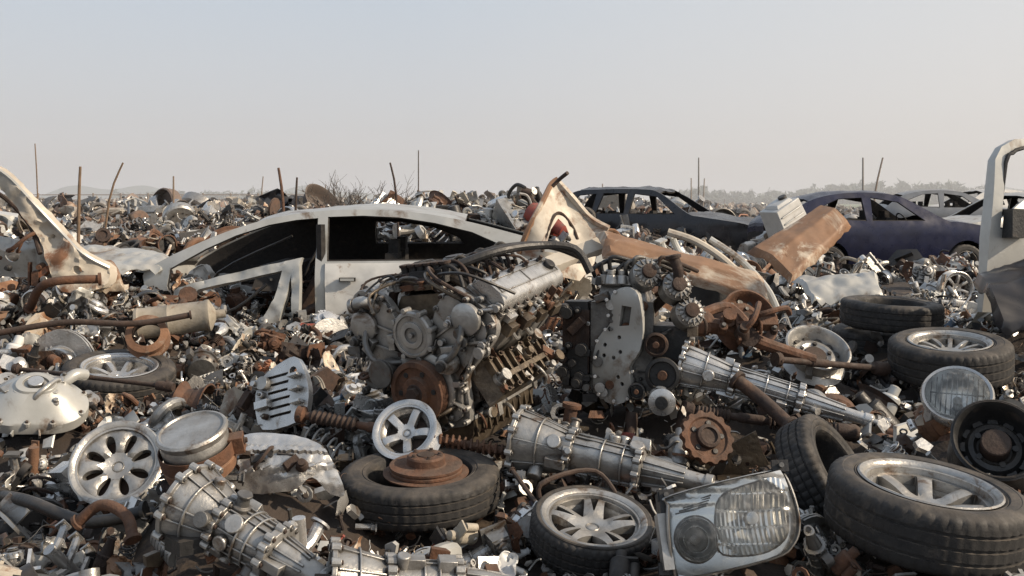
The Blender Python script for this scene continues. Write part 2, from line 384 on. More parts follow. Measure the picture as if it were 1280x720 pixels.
def H(x,y):
    x=np.asarray(x,float); y=np.asarray(y,float); b0=base(x,y)
    W=np.zeros_like(b0); A=np.zeros_like(b0)
    for sx,sy,sz,sr in SUP:
        w=np.exp(-(((x-sx)**2+(y-sy)**2)/(sr*sr))**1.5); res=sz-float(base(np.array(sx),np.array(sy)))
        W+=w; A+=w*res
    return b0+A/np.maximum(1,W)
# ------------------------------------------------------------------ hero objects
def wheel(name,x,y,z,Ro,w,rr,rx=0,ry=0,rz=0,n=5,ws=.04,style=0,m='alu_bright',kind='alloy',dish=.02,sup=True):
    b=B(); tyre(b,Ro,w,rr)
    if kind=='alloy': rim(b,rr,w*.98,n,m,ws,style,dish=dish)
    elif kind=='steel': steelrim(b,rr,w*.95,m)
    o=obj(name,b,T(x,y,z)@RZ(rz)@RX(rx)@RY(ry))
    if sup: support(x,y,z-w*.5-.02,Ro*1.15)
    exclude(x,y,Ro*1.05)
    return o
wheel('car_wheel',1.33,3.2,.50,.31,.20,.21,rx=6,ry=4,rz=20,n=7,ws=.045,m='alu',dish=.06)
wheel('car_wheel',.275,3.42,.36,.215,.13,.175,rx=14,ry=2,rz=12,n=5,ws=.07,style=1,dish=.03,m='alu')
wheel('car_wheel',-2.25,5.7,.47,.31,.19,.20,rx=9,ry=6,n=8,ws=.03,m='alu_bright',dish=.05)
wheel('car_wheel',2.33,5.3,.66,.31,.20,.20,rx=7,ry=-3,n=11,ws=.022,m='alu',dish=.04)
wheel('worn_tyre',2.40,6.3,.78,.31,.17,.2,rx=2,ry=2,kind='none')
wheel('worn_tyre',2.42,6.45,.60,.33,.18,.2,rx=1,ry=-3,kind='none',sup=False)
wheel('worn_tyre',1.20,3.80,.44,.24,.16,.16,rx=52,ry=28,rz=25,kind='none')
wheel('worn_tyre',-.357,3.86,.39,.31,.15,.2,rx=3,ry=-1,kind='none')
exclude(-.357,3.7,.3)
b=B(); disc(b,.14,'rust','rust_dark'); b.lathe([(.10,.0),(.16,.0),(.165,.008),(.1,.012)],40,'rust',T(0,0,-.012))
obj('brake_disc',b,T(-.33,3.82,.462)@RX(4),.001)
def barerim(name,x,y,z,rr,w,n,ws,style,rx,ry,rz,m,dish=.02,sup=True):
    b=B(); rim(b,rr,w,n,m,ws,style,dish=dish); obj(name,b,T(x,y,z)@RZ(rz)@RX(rx)@RY(ry))
    if sup: support(x,y+.05,z-rr*.75,rr*1.3)
    exclude(x,y,rr*1.0); exclude(x,y-.2,rr*.8)
barerim('alloy_rim',-1.5,3.8,.475,.16,.12,8,.03,2,52,0,8,'alu',.03)
barerim('alloy_rim',-.43,4.10,.535,.125,.1,5,.032,0,50,0,-14,'alu_bright',.03,False)
b=B(); steelrim(b,.17,.13,'rust'); obj('steel_rim',b,T(1.36,5.8,.79)@RZ(20)@RX(62)); support(1.36,5.8,.66,.3); exclude(1.36,5.7,.2)
b=B(); steelrim(b,.165,.13,'alu'); obj('steel_rim',b,T(1.63,5.35,.665)@RZ(10)@RX(35)); support(1.63,5.35,.57,.3); exclude(1.63,5.3,.2)
b=B(); steelrim(b,.14,.2,'dark'); b.lathe([(.145,.1),(.15,-.1),(.11,-.11)],36,'dark',caps=False); b.cyl(.05,.09,'rust_dark',T(0,0,-.02),20,ch=.004)
obj('brake_drum',b,T(1.72,3.55,.61)@RZ(-20)@RX(55)); support(1.7,3.6,.48,.25); exclude(1.68,3.45,.2)
# round lamp
b=B(); b.lathe([(.118,.03),(.13,.034),(.137,.02),(.135,.0),(.125,-.03),(.09,-.09),(.04,-.11)],40,'alu_bright',caps=False)
b.lathe([(.118,.03),(.112,.01),(.1,-.02),(.075,-.05),(.04,-.07),(.01,-.078)],40,'reflector',caps=False)
b.lathe([(.12,.03),(.1,.045),(.06,.058),(.02,.062),(.002,.062)],40,'lens',caps=False); b.cyl(.018,.05,'alu',T(0,0,-.07),12)
for i in range(-5,6): b.box((i*.019,0,.026),(.004,2*math.sqrt(.0105-(i*.018)**2),.004),'alu')
b.box((0,0,.024),(.2,.004,.004),'alu')
obj('round_headlamp',b,T(1.78,3.98,.71)@RZ(-28)@RX(46)); support(1.78,4.0,.6,.25); exclude(1.76,3.85,.18)
# rectangular headlight
def headlight():
    b=B()
    out=[(-.185,.055),(-.17,.085),(.13,.15),(.172,.15),(.19,.09),(.195,.0),(.17,-.06),(.1,-.10),(-.14,-.145),(-.178,-.12),(-.19,-.03)]
    o=[tuple(p) for p in catmull(out,4,True)]
    def bul(u,v): return -.055+ .05*((u+.02)/.2)**2+.06*(v/.15)**2
    sc=lambda k:[(u*k,v*k) for u,v in o]
    b.panel(o,[],.012,'lens',lambda u,v:(u,bul(u,v),v),two=False)
    n=len(o)
    rings=[]
    for k,yo,use in ((.985,.012,1),(1.0,.0,1),(1.02,-.006,1),(1.045,.0,1),(1.045,.05,1),(.9,.12,0),(.6,.16,0)):
        rings.append([(u*k,(bul(u,v) if use else 0.03)+yo,v*k) for u,v in o])
    V=[p for r in rings for p in r]; nr=len(rings)
    F=[(i*n+k,i*n+(k+1)%n,(i+1)*n+(k+1)%n,(i+1)*n+k) for i in range(nr-1) for k in range(n)]+[tuple((nr-1)*n+k for k in range(n))]
    b.add(V,F,'alu')
    big=[tuple(p) for p in catmull([(-.035,-.085),(-.05,-.03),(-.045,.04),(-.02,.085),(.06,.115),(.145,.13),(.17,.09),(.172,.0),(.15,-.05),(.08,-.085)],4,True)]
    sm=circ(.06,32,-.108,-.04)
    by=lambda u,v:.015+.5*u*u-.3*v*v+.003*math.sin(v*160)*(1 if v>.03 else .0)
    b.panel(sc(.985),[sm,big],.010,'reflector',lambda u,v:(u,by(u,v),v),lambda u,v:(u,by(u,v)+.006,v))
    X=T(-.108,.02,-.04)@RX(90); r,dp=.06,.055
    b.lathe([(r*1.1,.004),(r*1.02,.010),(r*.95,.0),(r*.9,-dp*.35),(r*.7,-dp*.75),(r*.35,-dp),(.012,-dp*1.05)],36,'reflector',X,caps=False)
    b.lathe([(r*1.14,.0),(r*1.16,.004),(r*1.08,.006)],36,'alu_dark',X,caps=False)
    b.lathe([(.034,-.03),(.036,-.012),(.028,.004),(.014,.013),(.001,.015)],24,'lens',X,caps=False); b.cyl(.014,.03,'alu_dark',X@T(0,0,-dp),12)
    b.lathe([(.036,-.02),(.04,-.015),(.04,-.005),(.036,0)],24,'chrome',X,caps=False)
    cx,cz=.065,.018
    def bw(u,v):
        r2=((u-cx)/.12)**2+((v-cz)/.105)**2
        fl=.0016*math.cos(u*2*pi/.015) + (.003 if abs(((v-cz)/.05)%1-.5)<.04 else 0)
        return (u,.085-.065*min(1.15,r2)**.8+fl,v)
    bb=[((u-cx)*1.03+cx,(v-cz)*1.03+cz) for u,v in big]
    b.panel(bb,[],.004,'reflector',bw,two=False)
    k=len(big); V=[(u,by(u,v)-.003,v) for u,v in big]+[(u,max(by(u,v)+.01,bw(u,v)[1]+.01),v) for u,v in big]
    b.add(V,[(i,(i+1)%k,k+(i+1)%k,k+i) for i in range(k)],'reflector')
    b.tube([(u,by(u,v)-.003,v) for u,v in big+[big[0]]],.0025,'alu_dark',6,1)
    b.cyl(.017,.055,'alu_dark',T(cx,.085,cz)@RX(90),16,ch=.005); b.lathe([(.012,.0),(.02,.03),(.018,.04),(.001,.045)],16,'alu_bright',T(cx,.055,cz)@RX(90))
    for i in range(5): b.tube([(-.165+.012*i,by(-.15,.05)-.004,.035+.008*i),(-.07+.004*i,by(-.07,.06)-.004,.055+.008*i)],.002,'alu_dark',5,1)
    for p in ((-.19,.03,.09),(.17,.04,.17),(-.2,.05,-.12)): b.box(p,(.05,.02,.035),'dark'); b.cyl(.008,.03,'alu_dark',T(*p)@RX(90),8)
    for i in range(4): b.rod((-.1+.06*i,.14,.0),(-.1+.06*i,.2,.01),.018,'dark',12)
    b.box((-.205,.04,-.03),(.03,.09,.16),'alu',RY(-4)); b.box((-.2,.07,.0),(.02,.12,.2),'dark')
    return b
obj('car_headlight',headlight(),T(.66,2.98,.53)@RZ(-2)@RX(-22)@RY(-2)); support(.68,3.15,.38,.3); exclude(.66,2.95,.3); exclude(.64,2.7,.3)
def place_gb(name,p0,p1,Rb,seed,m,roll=0,sup=True):
    L=(Vector(p1)-Vector(p0)).length; b=B(); gearbox(b,L,Rb,m,seed)
    obj(name,b,along(p0,p1,roll),.0018)
    for t in (.15,.5,.85):
        p=Vector(p0).lerp(Vector(p1),t)
        if sup: support(p.x,p.y,p.z-Rb*(1-.4*t),.2)
        exclude(p.x,p.y,.12); exclude(p.x,p.y-.15,.12)
place_gb('gearbox',(.02,4.0,.54),(.78,3.75,.42),.13,1,'alu')
place_gb('gearbox',(-1.0,3.05,.58),(-.52,2.87,.39),.12,2,'alu')
place_gb('gearbox',(-.52,2.82,.42),(.06,2.95,.35),.098,5,'alu')
place_gb('gearbox',(.80,4.75,.72),(1.65,4.5,.49),.10,4,'alu_bright')
# ------------------------------------------------------------------ V engine
def engine():
    b=B(); q=random.Random(3); Ln=.52
    Xy=lambda y:T(0,y,0)@RX(90)@Matrix.Scale(-1,4,(0,0,1))
    blk=[(-.13,-.17),(.13,-.17),(.17,-.1),(.17,.0),(.2,.05),(.31,.155),(.17,.30),(.05,.19),(-.05,.19),(-.17,.30),(-.31,.155),(-.2,.05),(-.17,0),(-.17,-.1)]
    b.prism(blk,Ln,'alu',Xy(0))
    for s in (1,-1):
        Xh=T(s*.285,0,.27)@RY(s*45)
        b.box((0,Ln/2,.02),(.2,Ln,.11),'alu',Xh)
        prof=[(-.085,0),(-.088,.02),(-.078,.05),(-.06,.068),(-.03,.077),(.03,.077),(.06,.068),(.078,.05),(.088,.02),(.085,0)]
        b.prism(prof,Ln-.02,'alu_bright' if s>0 else 'alu',Xh@T(0,.01,.077)@RX(90)@Matrix.Scale(-1,4,(0,0,1)))
        b.box((0,Ln/2,.082),(.2,Ln-.005,.014),'alu',Xh)
        for i in range(7):
            y=.04+i*(Ln-.08)/6
            for xx in(-.093,.093): b.cyl(.011,.03,'alu',Xh@T(xx,y,.078),10); b.cyl(.006,.038,'rust_dark',Xh@T(xx,y,.078),6)
        for yy in (.03,.26,.49): b.box((0,yy,.153),(.075,.006,.01),'alu',Xh)
        for d in (-.035,.035): b.box((d,Ln/2,.153),(.004,Ln*.85,.008),'alu',Xh)
        for i in range(4):
            b.cyl(.014,.02,'dark',Xh@T(-s*.045,.08+i*.12,.14),12); b.cyl(.009,.04,'rust_dark',Xh@T(-s*.045,.08+i*.12,.14),10)
        b.cyl(.026,.03,'dark',Xh@T(.0,.46,.145),16,ch=.004)
        for i in range(4):
            y=.075+i*.123
            Xe=Xh@T(s*.1,y,.02)@RY(s*90)
            b.lathe([(.036,-.01),(.036,.012),(.026,.014),(.024,.03),(.02,.03),(.02,.0)],16,'oily',Xe,caps=False); b.cyl(.02,.004,'dark',Xe,12)
            b.box((0,0,.004),(.095,.075,.014),'oily',Xe)
            for d in(-1,1): b.bolt((Xe@Vector((d*.035,d*.03,.01))),Xe.to_3x3()@Vector((0,0,1)),.008,'rust_dark')
            b.box((s*.03,y,.05),(.05,.07,.05),'oily',Xh@T(s*.1,0,-.03),.8)
        XL=T(s*.25,Ln/2,-.03)@RY(s*62)
        b.box((0,0,0),(.19,Ln*.92,.09),'oily',XL,.85)
        for i in range(9): b.box((0,-.21+i*.053,.05),(.17,.012,.035),'oily',XL,.8)
        for i in range(6):
            for d in(-.075,.075): b.cyl(.012,.04,'oily',XL@T(d,-.2+i*.08,.03),10); b.cyl(.007,.05,'rust_dark',XL@T(d,-.2+i*.08,.03),6)
        b.box((s*.02,0,.05),(.03,Ln*.8,.04),'oily',XL,.8)
        greeble(b,XL@T(0,0,.045),.16,Ln*.85,20,q,('oily','oily','alu','rust'),1.1)
        for i in range(8): b.box((s*.185,.035+i*.064,-.03),(.04,.012,.16),'alu',None)
        greeble(b,T(s*.17,Ln/2,-.12)@RY(s*90),.14,Ln*.9,22,q,('oily','alu','alu_dark','rust'))
        greeble(b,Xh@T(s*.1,Ln/2,.04)@RY(s*90),.09,Ln*.9,30,q,('alu','oily','rust'))
        greeble(b,Xh@T(0,.0,.05)@RX(90),.18,.14,9,q,('alu','alu_bright','alu_dark'))
    b.prism([(-.17,0),(.17,0),(.15,-.08),(.1,-.15),(-.1,-.15),(-.15,-.08)],Ln-.02,'oily',T(0,.01,-.17)@RX(90)@Matrix.Scale(-1,4,(0,0,1)))
    b.box((0,Ln/2,-.17),(.37,Ln,.018),'alu')
    for i in range(10):
        for s in(-1,1): b.bolt((s*.178,.03+i*.05,-.16),(0,0,1),.007,'rust_dark'); b.box((s*.15,.03+i*.05,-.22),(.03,.01,.09),'oily')
    out=[(-.14,-.2),(.14,-.2),(.19,-.12),(.2,.0),(.25,.06),(.37,.16),(.40,.24),(.33,.33),(.22,.40),(.15,.36),(.09,.27),(0,.25),(-.09,.27),(-.15,.37),(-.24,.41),(-.34,.34),(-.40,.24),(-.37,.15),(-.25,.06),(-.2,0),(-.19,-.12)]
    o=[tuple(p) for p in catmull(out,3,True)]
    b.prism(o,.035,'alu',T(0,-.035,0)@RX(90)@Matrix.Scale(-1,4,(0,0,1)))
    o2=[(u*.9,v*.9+.012) for u,v in o]; b.prism(o2,.02,'alu',T(0,-.054,0)@RX(90)@Matrix.Scale(-1,4,(0,0,1)),)
    for i in range(0,len(o),2):
        u,v=o[i]; b.cyl(.013,.03,'alu',T(u*.97,-.03,v*.97)@RX(90),10); b.cyl(.0075,.042,'rust_dark' if i%4 else 'alu_dark',T(u*.97,-.03,v*.97)@RX(90),6)
    F=lambda x,z,y=-.054:T(x,y,z)@RX(90)
    for a in range(0,360,30): b.box((.15,0,.008),(.14,.007,.026),'alu',F(0,0)@RZ(a))
    for x0,z0,x1,z1 in ((-.3,.2,.0,.1),(.3,.2,.05,.1),(-.3,.3,-.05,.2),(.3,.3,.1,.2),(-.2,.0,-.3,.15),(.2,.0,.3,.15)): b.tube([(x0,-.058,z0),(x1,-.058,z1)],.007,'alu',4,1)
    b.lathe([(.16,0),(.16,.02),(.15,.025),(.1,.03)],36,'alu',F(0,-.01))
    b.lathe([(.06,0),(.132,.0),(.137,.006),(.13,.012),(.137,.018),(.13,.024),(.137,.03),(.13,.036),(.137,.042),(.134,.05),(.112,.052),(.108,.04),(.07,.038),(.064,.058),(.035,.06),(.033,.048)],56,'rust',F(0,-.02,-.085))
    b.cyl(.03,.085,'rust_dark',F(0,-.02,-.085),6); b.cyl(.042,.062,'rust_dark',F(0,-.02,-.085),24,ch=.003)
    for i in range(6): b.cyl(.012,.004,'dark',F(0,-.02,-.124)@RZ(i*60)@T(.088,0,0),12)
    b.lathe([(.105,0),(.105,.03),(.098,.036),(.085,.037),(.083,.03),(.06,.03),(.058,.036),(.035,.038),(.033,.028),(.012,.028),(.01,.045)],40,'alu',F(.0,.22,-.06))
    for i in range(8): b.cyl(.012,.05,'alu',F(.0,.22,-.05)@RZ(i*45+10)@T(.108,0,0),10); 
    b.lathe([(.05,0),(.05,.06),(.062,.065),(.062,.07),(.05,.075),(.062,.08),(.062,.088),(.02,.09)],28,'alu_dark',F(-.17,.07,-.06))
    b.lathe([(.045,0),(.045,.04),(.03,.05),(.03,.075)],24,'alu',F(.16,.09,-.06)); b.cyl(.02,.09,'dark',F(.16,.09,-.06),12)
    for s in(-1,1):
        b.lathe([(.07,0),(.07,.02),(.055,.03),(.02,.034)],28,'alu',F(s*.28,.27,-.056)); greeble(b,F(s*.27,.2),.16,.16,12,q,('alu','alu_bright','alu_dark'))
        b.tube([(s*.1,-.07,.1),(s*.2,-.12,.12),(s*.26,-.1,.2),(s*.25,-.06,.28)],.014,'alu_dark',8)
    greeble(b,F(0,.1),.34,.24,18,q,('alu','alu','rust_dark')); greeble(b,F(0,-.15),.25,.08,10,q,('alu','oily'))
    b.tube([(-.2,-.04,.34),(-.24,-.09,.38),(-.29,-.1,.37)],.026,'alu',12); b.cyl(.034,.02,'alu',along((-.28,-.1,.37),(-.33,-.105,.365)),16)
    b.prism([(-.16,.2),(.16,.2),(.17,.3),(.12,.37),(-.12,.37),(-.17,.3)],Ln-.06,'oily',Xy(.03))
    for i in range(8):
        y=.05+i*.06; s=1 if i%2 else -1
        b.tube([(s*.2,y,.31),(s*.17,y,.39),(s*.08,y,.425),(-s*.04,y,.41),(-s*.1,y,.37)],.022,'oily' if i%3 else 'rust_dark',10)
    b.lathe([(.045,0),(.05,.1),(.045,.38),(.03,.4)],16,'rust_dark',T(-.10,.04,.42)@RX(-90)); 
    b.box((.02,.1,.44),(.2,.11,.06),'dark',None,.9); b.box((-.02,.2,.45),(.14,.16,.04),'rust_dark',None,.9)
    for i in range(6): b.cyl(.02,.05,'dark',T(-.11+i*.045,.08,.45),12); b.cyl(.026,.012,'rust_dark',T(-.11+i*.045,.08,.49),12)
    b.lathe([(.05,0),(.06,.01),(.06,.05),(.05,.06)],24,'alu_dark',T(.02,.28,.43)); b.cyl(.042,.065,'dark',T(.02,.28,.43),20)
    for i in range(9):
        y=.05+i*.055
        b.tube([(.05,y,.44),(.12,y+.02,.48+.01*(i%3)),(.18,y+.02,.45),(.21,y,.38)],.009,('dark','rust_dark','oily')[i%3],7)
    b.tube([(.1,.1,.46),(.25,.28,.49),(.33,.5,.47),(.45,.62,.42),(.5,.64,.3)],.02,'dark',10)
    b.tube([(.0,.2,.46),(.2,.4,.49),(.33,.60,.45),(.45,.70,.36)],.017,'dark',10)
    for i in range(20): # wiring
        x0,y0=q.uniform(-.15,.2),q.uniform(.0,.45); a=q.uniform(0,6.28); L=q.uniform(.12,.32)
        b.tube([(x0,y0,.42),(x0+L*.4*math.cos(a),y0+L*.4*math.sin(a),q.uniform(.44,.49)),(x0+L*math.cos(a+.5),y0+L*math.sin(a+.5),q.uniform(.40,.46)),(x0+L*1.2*math.cos(a+1),y0+L*1.1*math.sin(a+1),.34)],q.uniform(.005,.010),q.choice(('dark','dark','rust_dark','oily')),6)
    b.rod((.1,.02,.39),(.1,.5,.39),.012,'alu',8); b.rod((-.1,.02,.39),(-.1,.5,.39),.012,'alu',8)
    greeble(b,T(0,.25,.40),.34,.5,50,q,('dark','rust_dark','oily','rust','alu_dark','alu'),1.25)
    b.prism([(u*.85,v*.95) for u,v in o],.025,'alu',Xy(Ln))
    b.lathe([(.15,0),(.15,.02),(.1,.03),(.05,.05)],32,'rust_dark',T(0,Ln+.02,0)@RX(-90))
    b.lathe([(.02,-.03),(.05,-.03),(.055,0),(.06,.02),(.06,.09),(.05,.11),(.02,.12)],24,'alu',T(-.32,.02,.02)@RX(90)@T(0,0,-.06)); greeble(b,T(-.3,-.03,.0)@RX(90),.14,.14,10,q,('alu_dark','rust','dark'))
    return b
obj('car_engine',engine(),T(-.34,4.33,.72)@RY(-8)@RZ(-33)@RX(4),.0015)
support(-.25,4.75,.42,.5); support(-.3,4.4,.38,.35); exclude(-.15,4.65,.4); exclude(-.4,4.3,.28); exclude(0,4.4,.3)
def engine2():
    b=B(); q=random.Random(9)
    b.box((0,.25,0),(.30,.45,.42),'alu_dark'); b.box((0,.25,.25),(.24,.45,.1),'alu',None,.85)
    b.box((-.22,.12,.0),(.12,.22,.42),'dark',None,.95); b.box((-.22,.02,.02),(.13,.015,.3),'rust_dark')
    out=[(-.09,-.24),(.03,-.27),(.10,-.2),(.08,-.08),(.12,.0),(.12,.13),(.09,.26),(.02,.29),(-.05,.24),(-.04,.12),(-.1,.03),(-.11,-.10)]
    o=[tuple(p) for p in catmull(out,3,True)]
    hs=[circ(.010,8,q.uniform(-.06,.06),q.uniform(-.2,.2)) for i in range(8)]+[[(.0,.1),(.05,.11),(.06,.2),(.01,.2)]]
    b.panel(o,hs,.02,'silver',lambda u,v:(u,-.0+.01*math.sin(v*20),v),lambda u,v:(u,.03,v),T(-.02,-.03,0)@RZ(-18)@RY(6))
    for i in range(0,len(o),2): u,v=o[i]; b.cyl(.009,.02,'alu_bright',T(u*.9-.02,-.03,v*.93)@RX(90),8)
    for x,z,r,m in ((.2,-.12,.08,'dark'),(.17,.02,.055,'rust_dark'),(.19,-.22,.05,'alu'),(.08,-.2,.04,'dark')):
        X=T(x,-.02,z)@RX(90)
        b.lathe([(r*.3,0),(r,.0),(r*1.02,.01),(r*.92,.02),(r*1.02,.03),(r*.92,.04),(r*1.02,.05),(r*.8,.055),(r*.75,.03),(r*.3,.03)],36,m,X); b.cyl(r*.28,.07,'rust',X,12)
    b.lathe([(.06,0),(.064,.01),(.04,.016),(.01,.02)],32,'alu_bright',T(.2,-.09,-.24)@RX(90)); b.cyl(.03,.03,'dark',T(.2,-.1,-.24)@RX(90),16)
    b.box((.22,.2,-.05),(.2,.3,.3),'dark'); 
    for x,z in ((.1,.33),(.24,.27),(.3,.15)):
        X=T(x,.05,z)@RX(70)@RY(20); b.lathe([(.02,-.04),(.055,-.03),(.07,-.01),(.07,.07),(.055,.09),(.02,.095)],28,'alu',X)
        for k in range(14): b.box((.055,0,.092),(.03,.006,.01),'alu_dark',X@RZ(k*25.7))
        b.lathe([(.015,.09),(.035,.1),(.03,.108),(.035,.116),(.015,.12)],20,'rust_dark',X)
    for i in range(9):
        b.tube([(-.12+.035*i,.1,.3),(-.14+.04*i,.05,.37+.025*(i%3)),(-.04+.035*i,.1+.03*(i%2),.41),(.03+.04*i,.3,.36)],.011,q.choice(('dark','rust_dark','alu_dark')),8)
    greeble(b,T(0,.02,.0)@RX(90),.35,.5,46,q,('alu','dark','rust','alu_dark')); greeble(b,T(.32,.2,0)@RY(90),.4,.35,34,q,('alu','dark','rust','oily'),1.2); greeble(b,T(.05,.2,.3),.35,.4,44,q,('alu','alu','dark','rust','alu_dark'),1.4)
    greeble(b,T(-.22,.0,0)@RX(90),.12,.4,16,q,('dark','dark','rust_dark'),1.2)
    b.rod((.06,-.05,-.3),(.04,-.1,-.5),.03,'rust_dark',12); b.rod((.32,0,-.25),(.25,-.05,-.48),.032,'rust_dark',12)
    return b
obj('engine_block',engine2(),T(.52,4.75,.80)@RZ(-12)@RX(-3),.0015); support(.55,4.95,.5,.4); exclude(.5,4.8,.35); exclude(.65,4.85,.3); exclude(.5,4.5,.2)
# ------------------------------------------------------------------ assorted heroes
b=B()
b.lathe([(.11,-.10),(.115,-.02),(.112,-.01),(.118,0),(.122,.012),(.116,.022),(.108,.024),(.104,.017),(.02,.02),(.002,.02)],44,'alu')
b.lathe([(.124,-.09),(.127,-.09),(.127,-.04),(.124,-.04)],44,'rust',closed=True,caps=False); b.box((.135,0,-.065),(.05,.05,.06),'rust'); b.bolt((.16,0,-.06),(1,0,0),.01,'rust_dark')
b.lathe([(.118,-.14),(.125,-.1),(.11,-.09)],40,'rust_light',caps=False)
obj('filter_canister',b,T(-1.09,3.4,.70)@RZ(10)@RX(18)@RY(-10),.001); support(-1.09,3.45,.52,.22); exclude(-1.09,3.35,.17)
b=B() # torn silver fender / bumper corner
out=[(-.20,-.07),(-.19,.02),(-.12,.08),(-.02,.095),(.10,.08),(.17,.03),(.25,-.09),(.2,-.10),(.13,-.06),(.08,-.10),(-.02,-.12),(-.1,-.12),(-.17,-.1)]
f=lambda u,v:(u,-.09*math.cos(v*12)*(1-(u/.4)**2)+crumple((u,v,0),8,.014,3)-.010*(1 if abs(v-.02-u*.1)<.012 else 0)-.008*(1 if abs(v+.05-u*.2)<.008 else 0),v)
b.panel([tuple(p) for p in catmull(out,4,True)],[circ(.010,10,.05,-.02),[(-.14,-.03),(-.08,-.02),(-.08,-.005),(-.14,-.015)]],.009,'alu_bright',f,lambda u,v:tuple(np.array(f(u,v))+np.array((0,.004,0))))
greeble(b,T(0,-.085,-.03)@RX(90),.25,.08,7,random.Random(3),('alu','dark','rust_dark'),.8)
obj('torn_fender',b,T(-.84,3.6,.55)@RZ(8)@RX(-34)@RY(8)); support(-.8,3.68,.49,.25); exclude(-.84,3.5,.2)
b=B()
out=[(-.11,-.13),(.08,-.14),(.13,-.08),(.14,.02),(.1,.14),(.03,.15),(-.1,.1),(-.14,.0)]
sl=[[(-.07+.0,-.09+i*.035),(.04,-.095+i*.035),(.045,-.083+i*.035),(-.07,-.078+i*.035)] for i in range(6)]
b.panel([tuple(p) for p in catmull(out,3,True)],sl+[circ(.016,10,.09,.0),circ(.02,10,.07,.09)],.03,'alu_bright',lambda u,v:(u,0,v),lambda u,v:(u,.035,v))
for i in range(3): b.box((.09,-.02,-.06+.06*i),(.05,.05,.012),'alu_bright')
greeble(b,T(-.09,0,0)@RX(90),.06,.2,6,random.Random(1),('alu_bright','rust_dark'))
b.cyl(.03,.05,'alu',T(-.08,.02,.07)@RX(90),16)
obj('slotted_bracket',b,T(-1.02,4.4,.64)@RZ(-25)@RX(-20)@RY(-20),.003); support(-1.02,4.5,.5,.25); exclude(-1.02,4.3,.18)
b=B()
lm=lambda a,z:1+.12*math.cos(2*a)+.06*math.cos(3*a+1)
b.lathe([(.2,-.05),(.2,0),(.19,.012),(.16,.03),(.13,.07),(.08,.10),(.075,.112),(.05,.115),(.048,.105),(.02,.105)],48,'silver',lump=lm)
for i in range(10):
    a=i*36; b.box((.15,0,.03),(.09,.008,.03),'silver',RZ(a)@RY(22)); b.cyl(.015,.02,'silver',RZ(a+18)@T(.19*lm(math.radians(a+18),0),0,-.005),10); b.cyl(.007,.028,'rust_dark',RZ(a+18)@T(.19*lm(math.radians(a+18),0),0,-.005),6)
b.cyl(.035,.125,'alu_bright',I4,20,ch=.003); b.tube([(.08,.06,.04),(.14,.12,.07),(.18,.16,.04)],.028,'silver',12)
greeble(b,T(0,0,.05),.22,.22,12,random.Random(2),('silver','alu','silver'),1.2)
obj('transmission_cover',b,T(-2.2,4.6,.57)@RZ(10)@RX(30)@RY(8),.0015); support(-2.2,4.65,.47,.3); exclude(-2.2,4.5,.25)
b=B()
b.lathe([(.085,.0),(.1,.0),(.105,.02),(.1,.03),(.1,.2),(.103,.205),(.1,.21),(.098,.43),(.104,.44),(.104,.46),(.09,.47),(.03,.5),(.028,.56)],36,'beige',caps=False)
b.lathe([(.085,0),(.085,.4),(.01,.4)],30,'rust_dark',caps=False); b.box((0,.1,.2),(.03,.02,.3),'rust')
obj('exhaust_silencer',b,T(-2.42,6.4,.70)@RZ(5)@RY(84)@RX(-8),.001); support(-2.2,6.5,.58,.35); exclude(-2.2,6.35,.25); exclude(-2.2,6.1,.2)
b=B(); gearwheel(b,.115,.03,.03,14,'rust'); b.lathe([(.02,-.02),(.05,-.02),(.05,.045),(.035,.05),(.033,.04),(.02,.04)],24,'rust_dark'); 
for i in range(5): b.cyl(.012,.012,'dark',RZ(i*72)@T(.063,0,.015),10)
obj('rusty_sprocket',b,T(.80,4.12,.51)@RZ(15)@RX(58),.0015); support(.8,4.2,.4,.2); exclude(.8,4.02,.15)
def shaft(nm,p0,p1,r,m,spring=True):
    L=(Vector(p1)-Vector(p0)).length; b=B()
    b.lathe([(r*1.3,0),(r*1.3,.03),(r*.6,.04),(r*.6,L*.3),(r*.8,L*.31),(r*.8,L*.45),(r*.6,L*.46),(r*.6,L-.1),(r*1.2,L-.09),(r*1.4,L-.02),(r,L)],16,m)
    if spring:
        n=22; pts=[(r*.95*math.cos(i*1.2),r*.95*math.sin(i*1.2),L*.48+i*L*.42/(n*4)) for i in range(n*4)]
        b.tube(pts,r*.22,m,6,1)
        b.lathe([(p,z+L*.06) for p,z in bellows(r*1.15,L*.2,9)],16,'rust_dark')
    for z in (.02,L-.04):
        for k in range(4): b.bolt(Vector((r*1.1*math.cos(k*1.57),r*1.1*math.sin(k*1.57),z)),(math.cos(k*1.57),math.sin(k*1.57),0),.007,'rust_dark')
    o=obj(nm,b,along(p0,p1)); 
    for t in (.2,.5,.8):
        p=Vector(p0).lerp(Vector(p1),t); exclude(p.x,p.y-.05,.07)
    return o
shaft('drive_shaft',(-.92,4.28,.58),(.10,4.02,.46),.028,'rust')
shaft('drive_shaft',(.78,4.45,.56),(1.5,4.3,.49),.028,'rust_dark')
shaft('drive_shaft',(1.32,5.0,.70),(2.0,5.3,.60),.028,'rust_dark',False)
shaft('drive_shaft',(-2.6,5.2,.62),(-1.7,5.0,.56),.02,'rust_dark',False)
def rod(nm,pts,r,m,seg=12):
    b=B(); b.tube(pts,r,m,seg,6); 
    b.cyl(r*1.5,r*.6,m,along(pts[0],pts[1]),14); b.cyl(r*1.5,r*.6,m,along(pts[-1],pts[-2]),14)
    return obj(nm,b)
rod('rusty_pipe',[(1.0,4.45,.70),(1.1,4.35,.62),(1.18,4.2,.54)],.03,'rust_dark')
rod('rusty_pipe',[(.68,4.9,.95),(.78,4.7,1.12),(.76,4.7,1.24)],.025,'rust_dark')
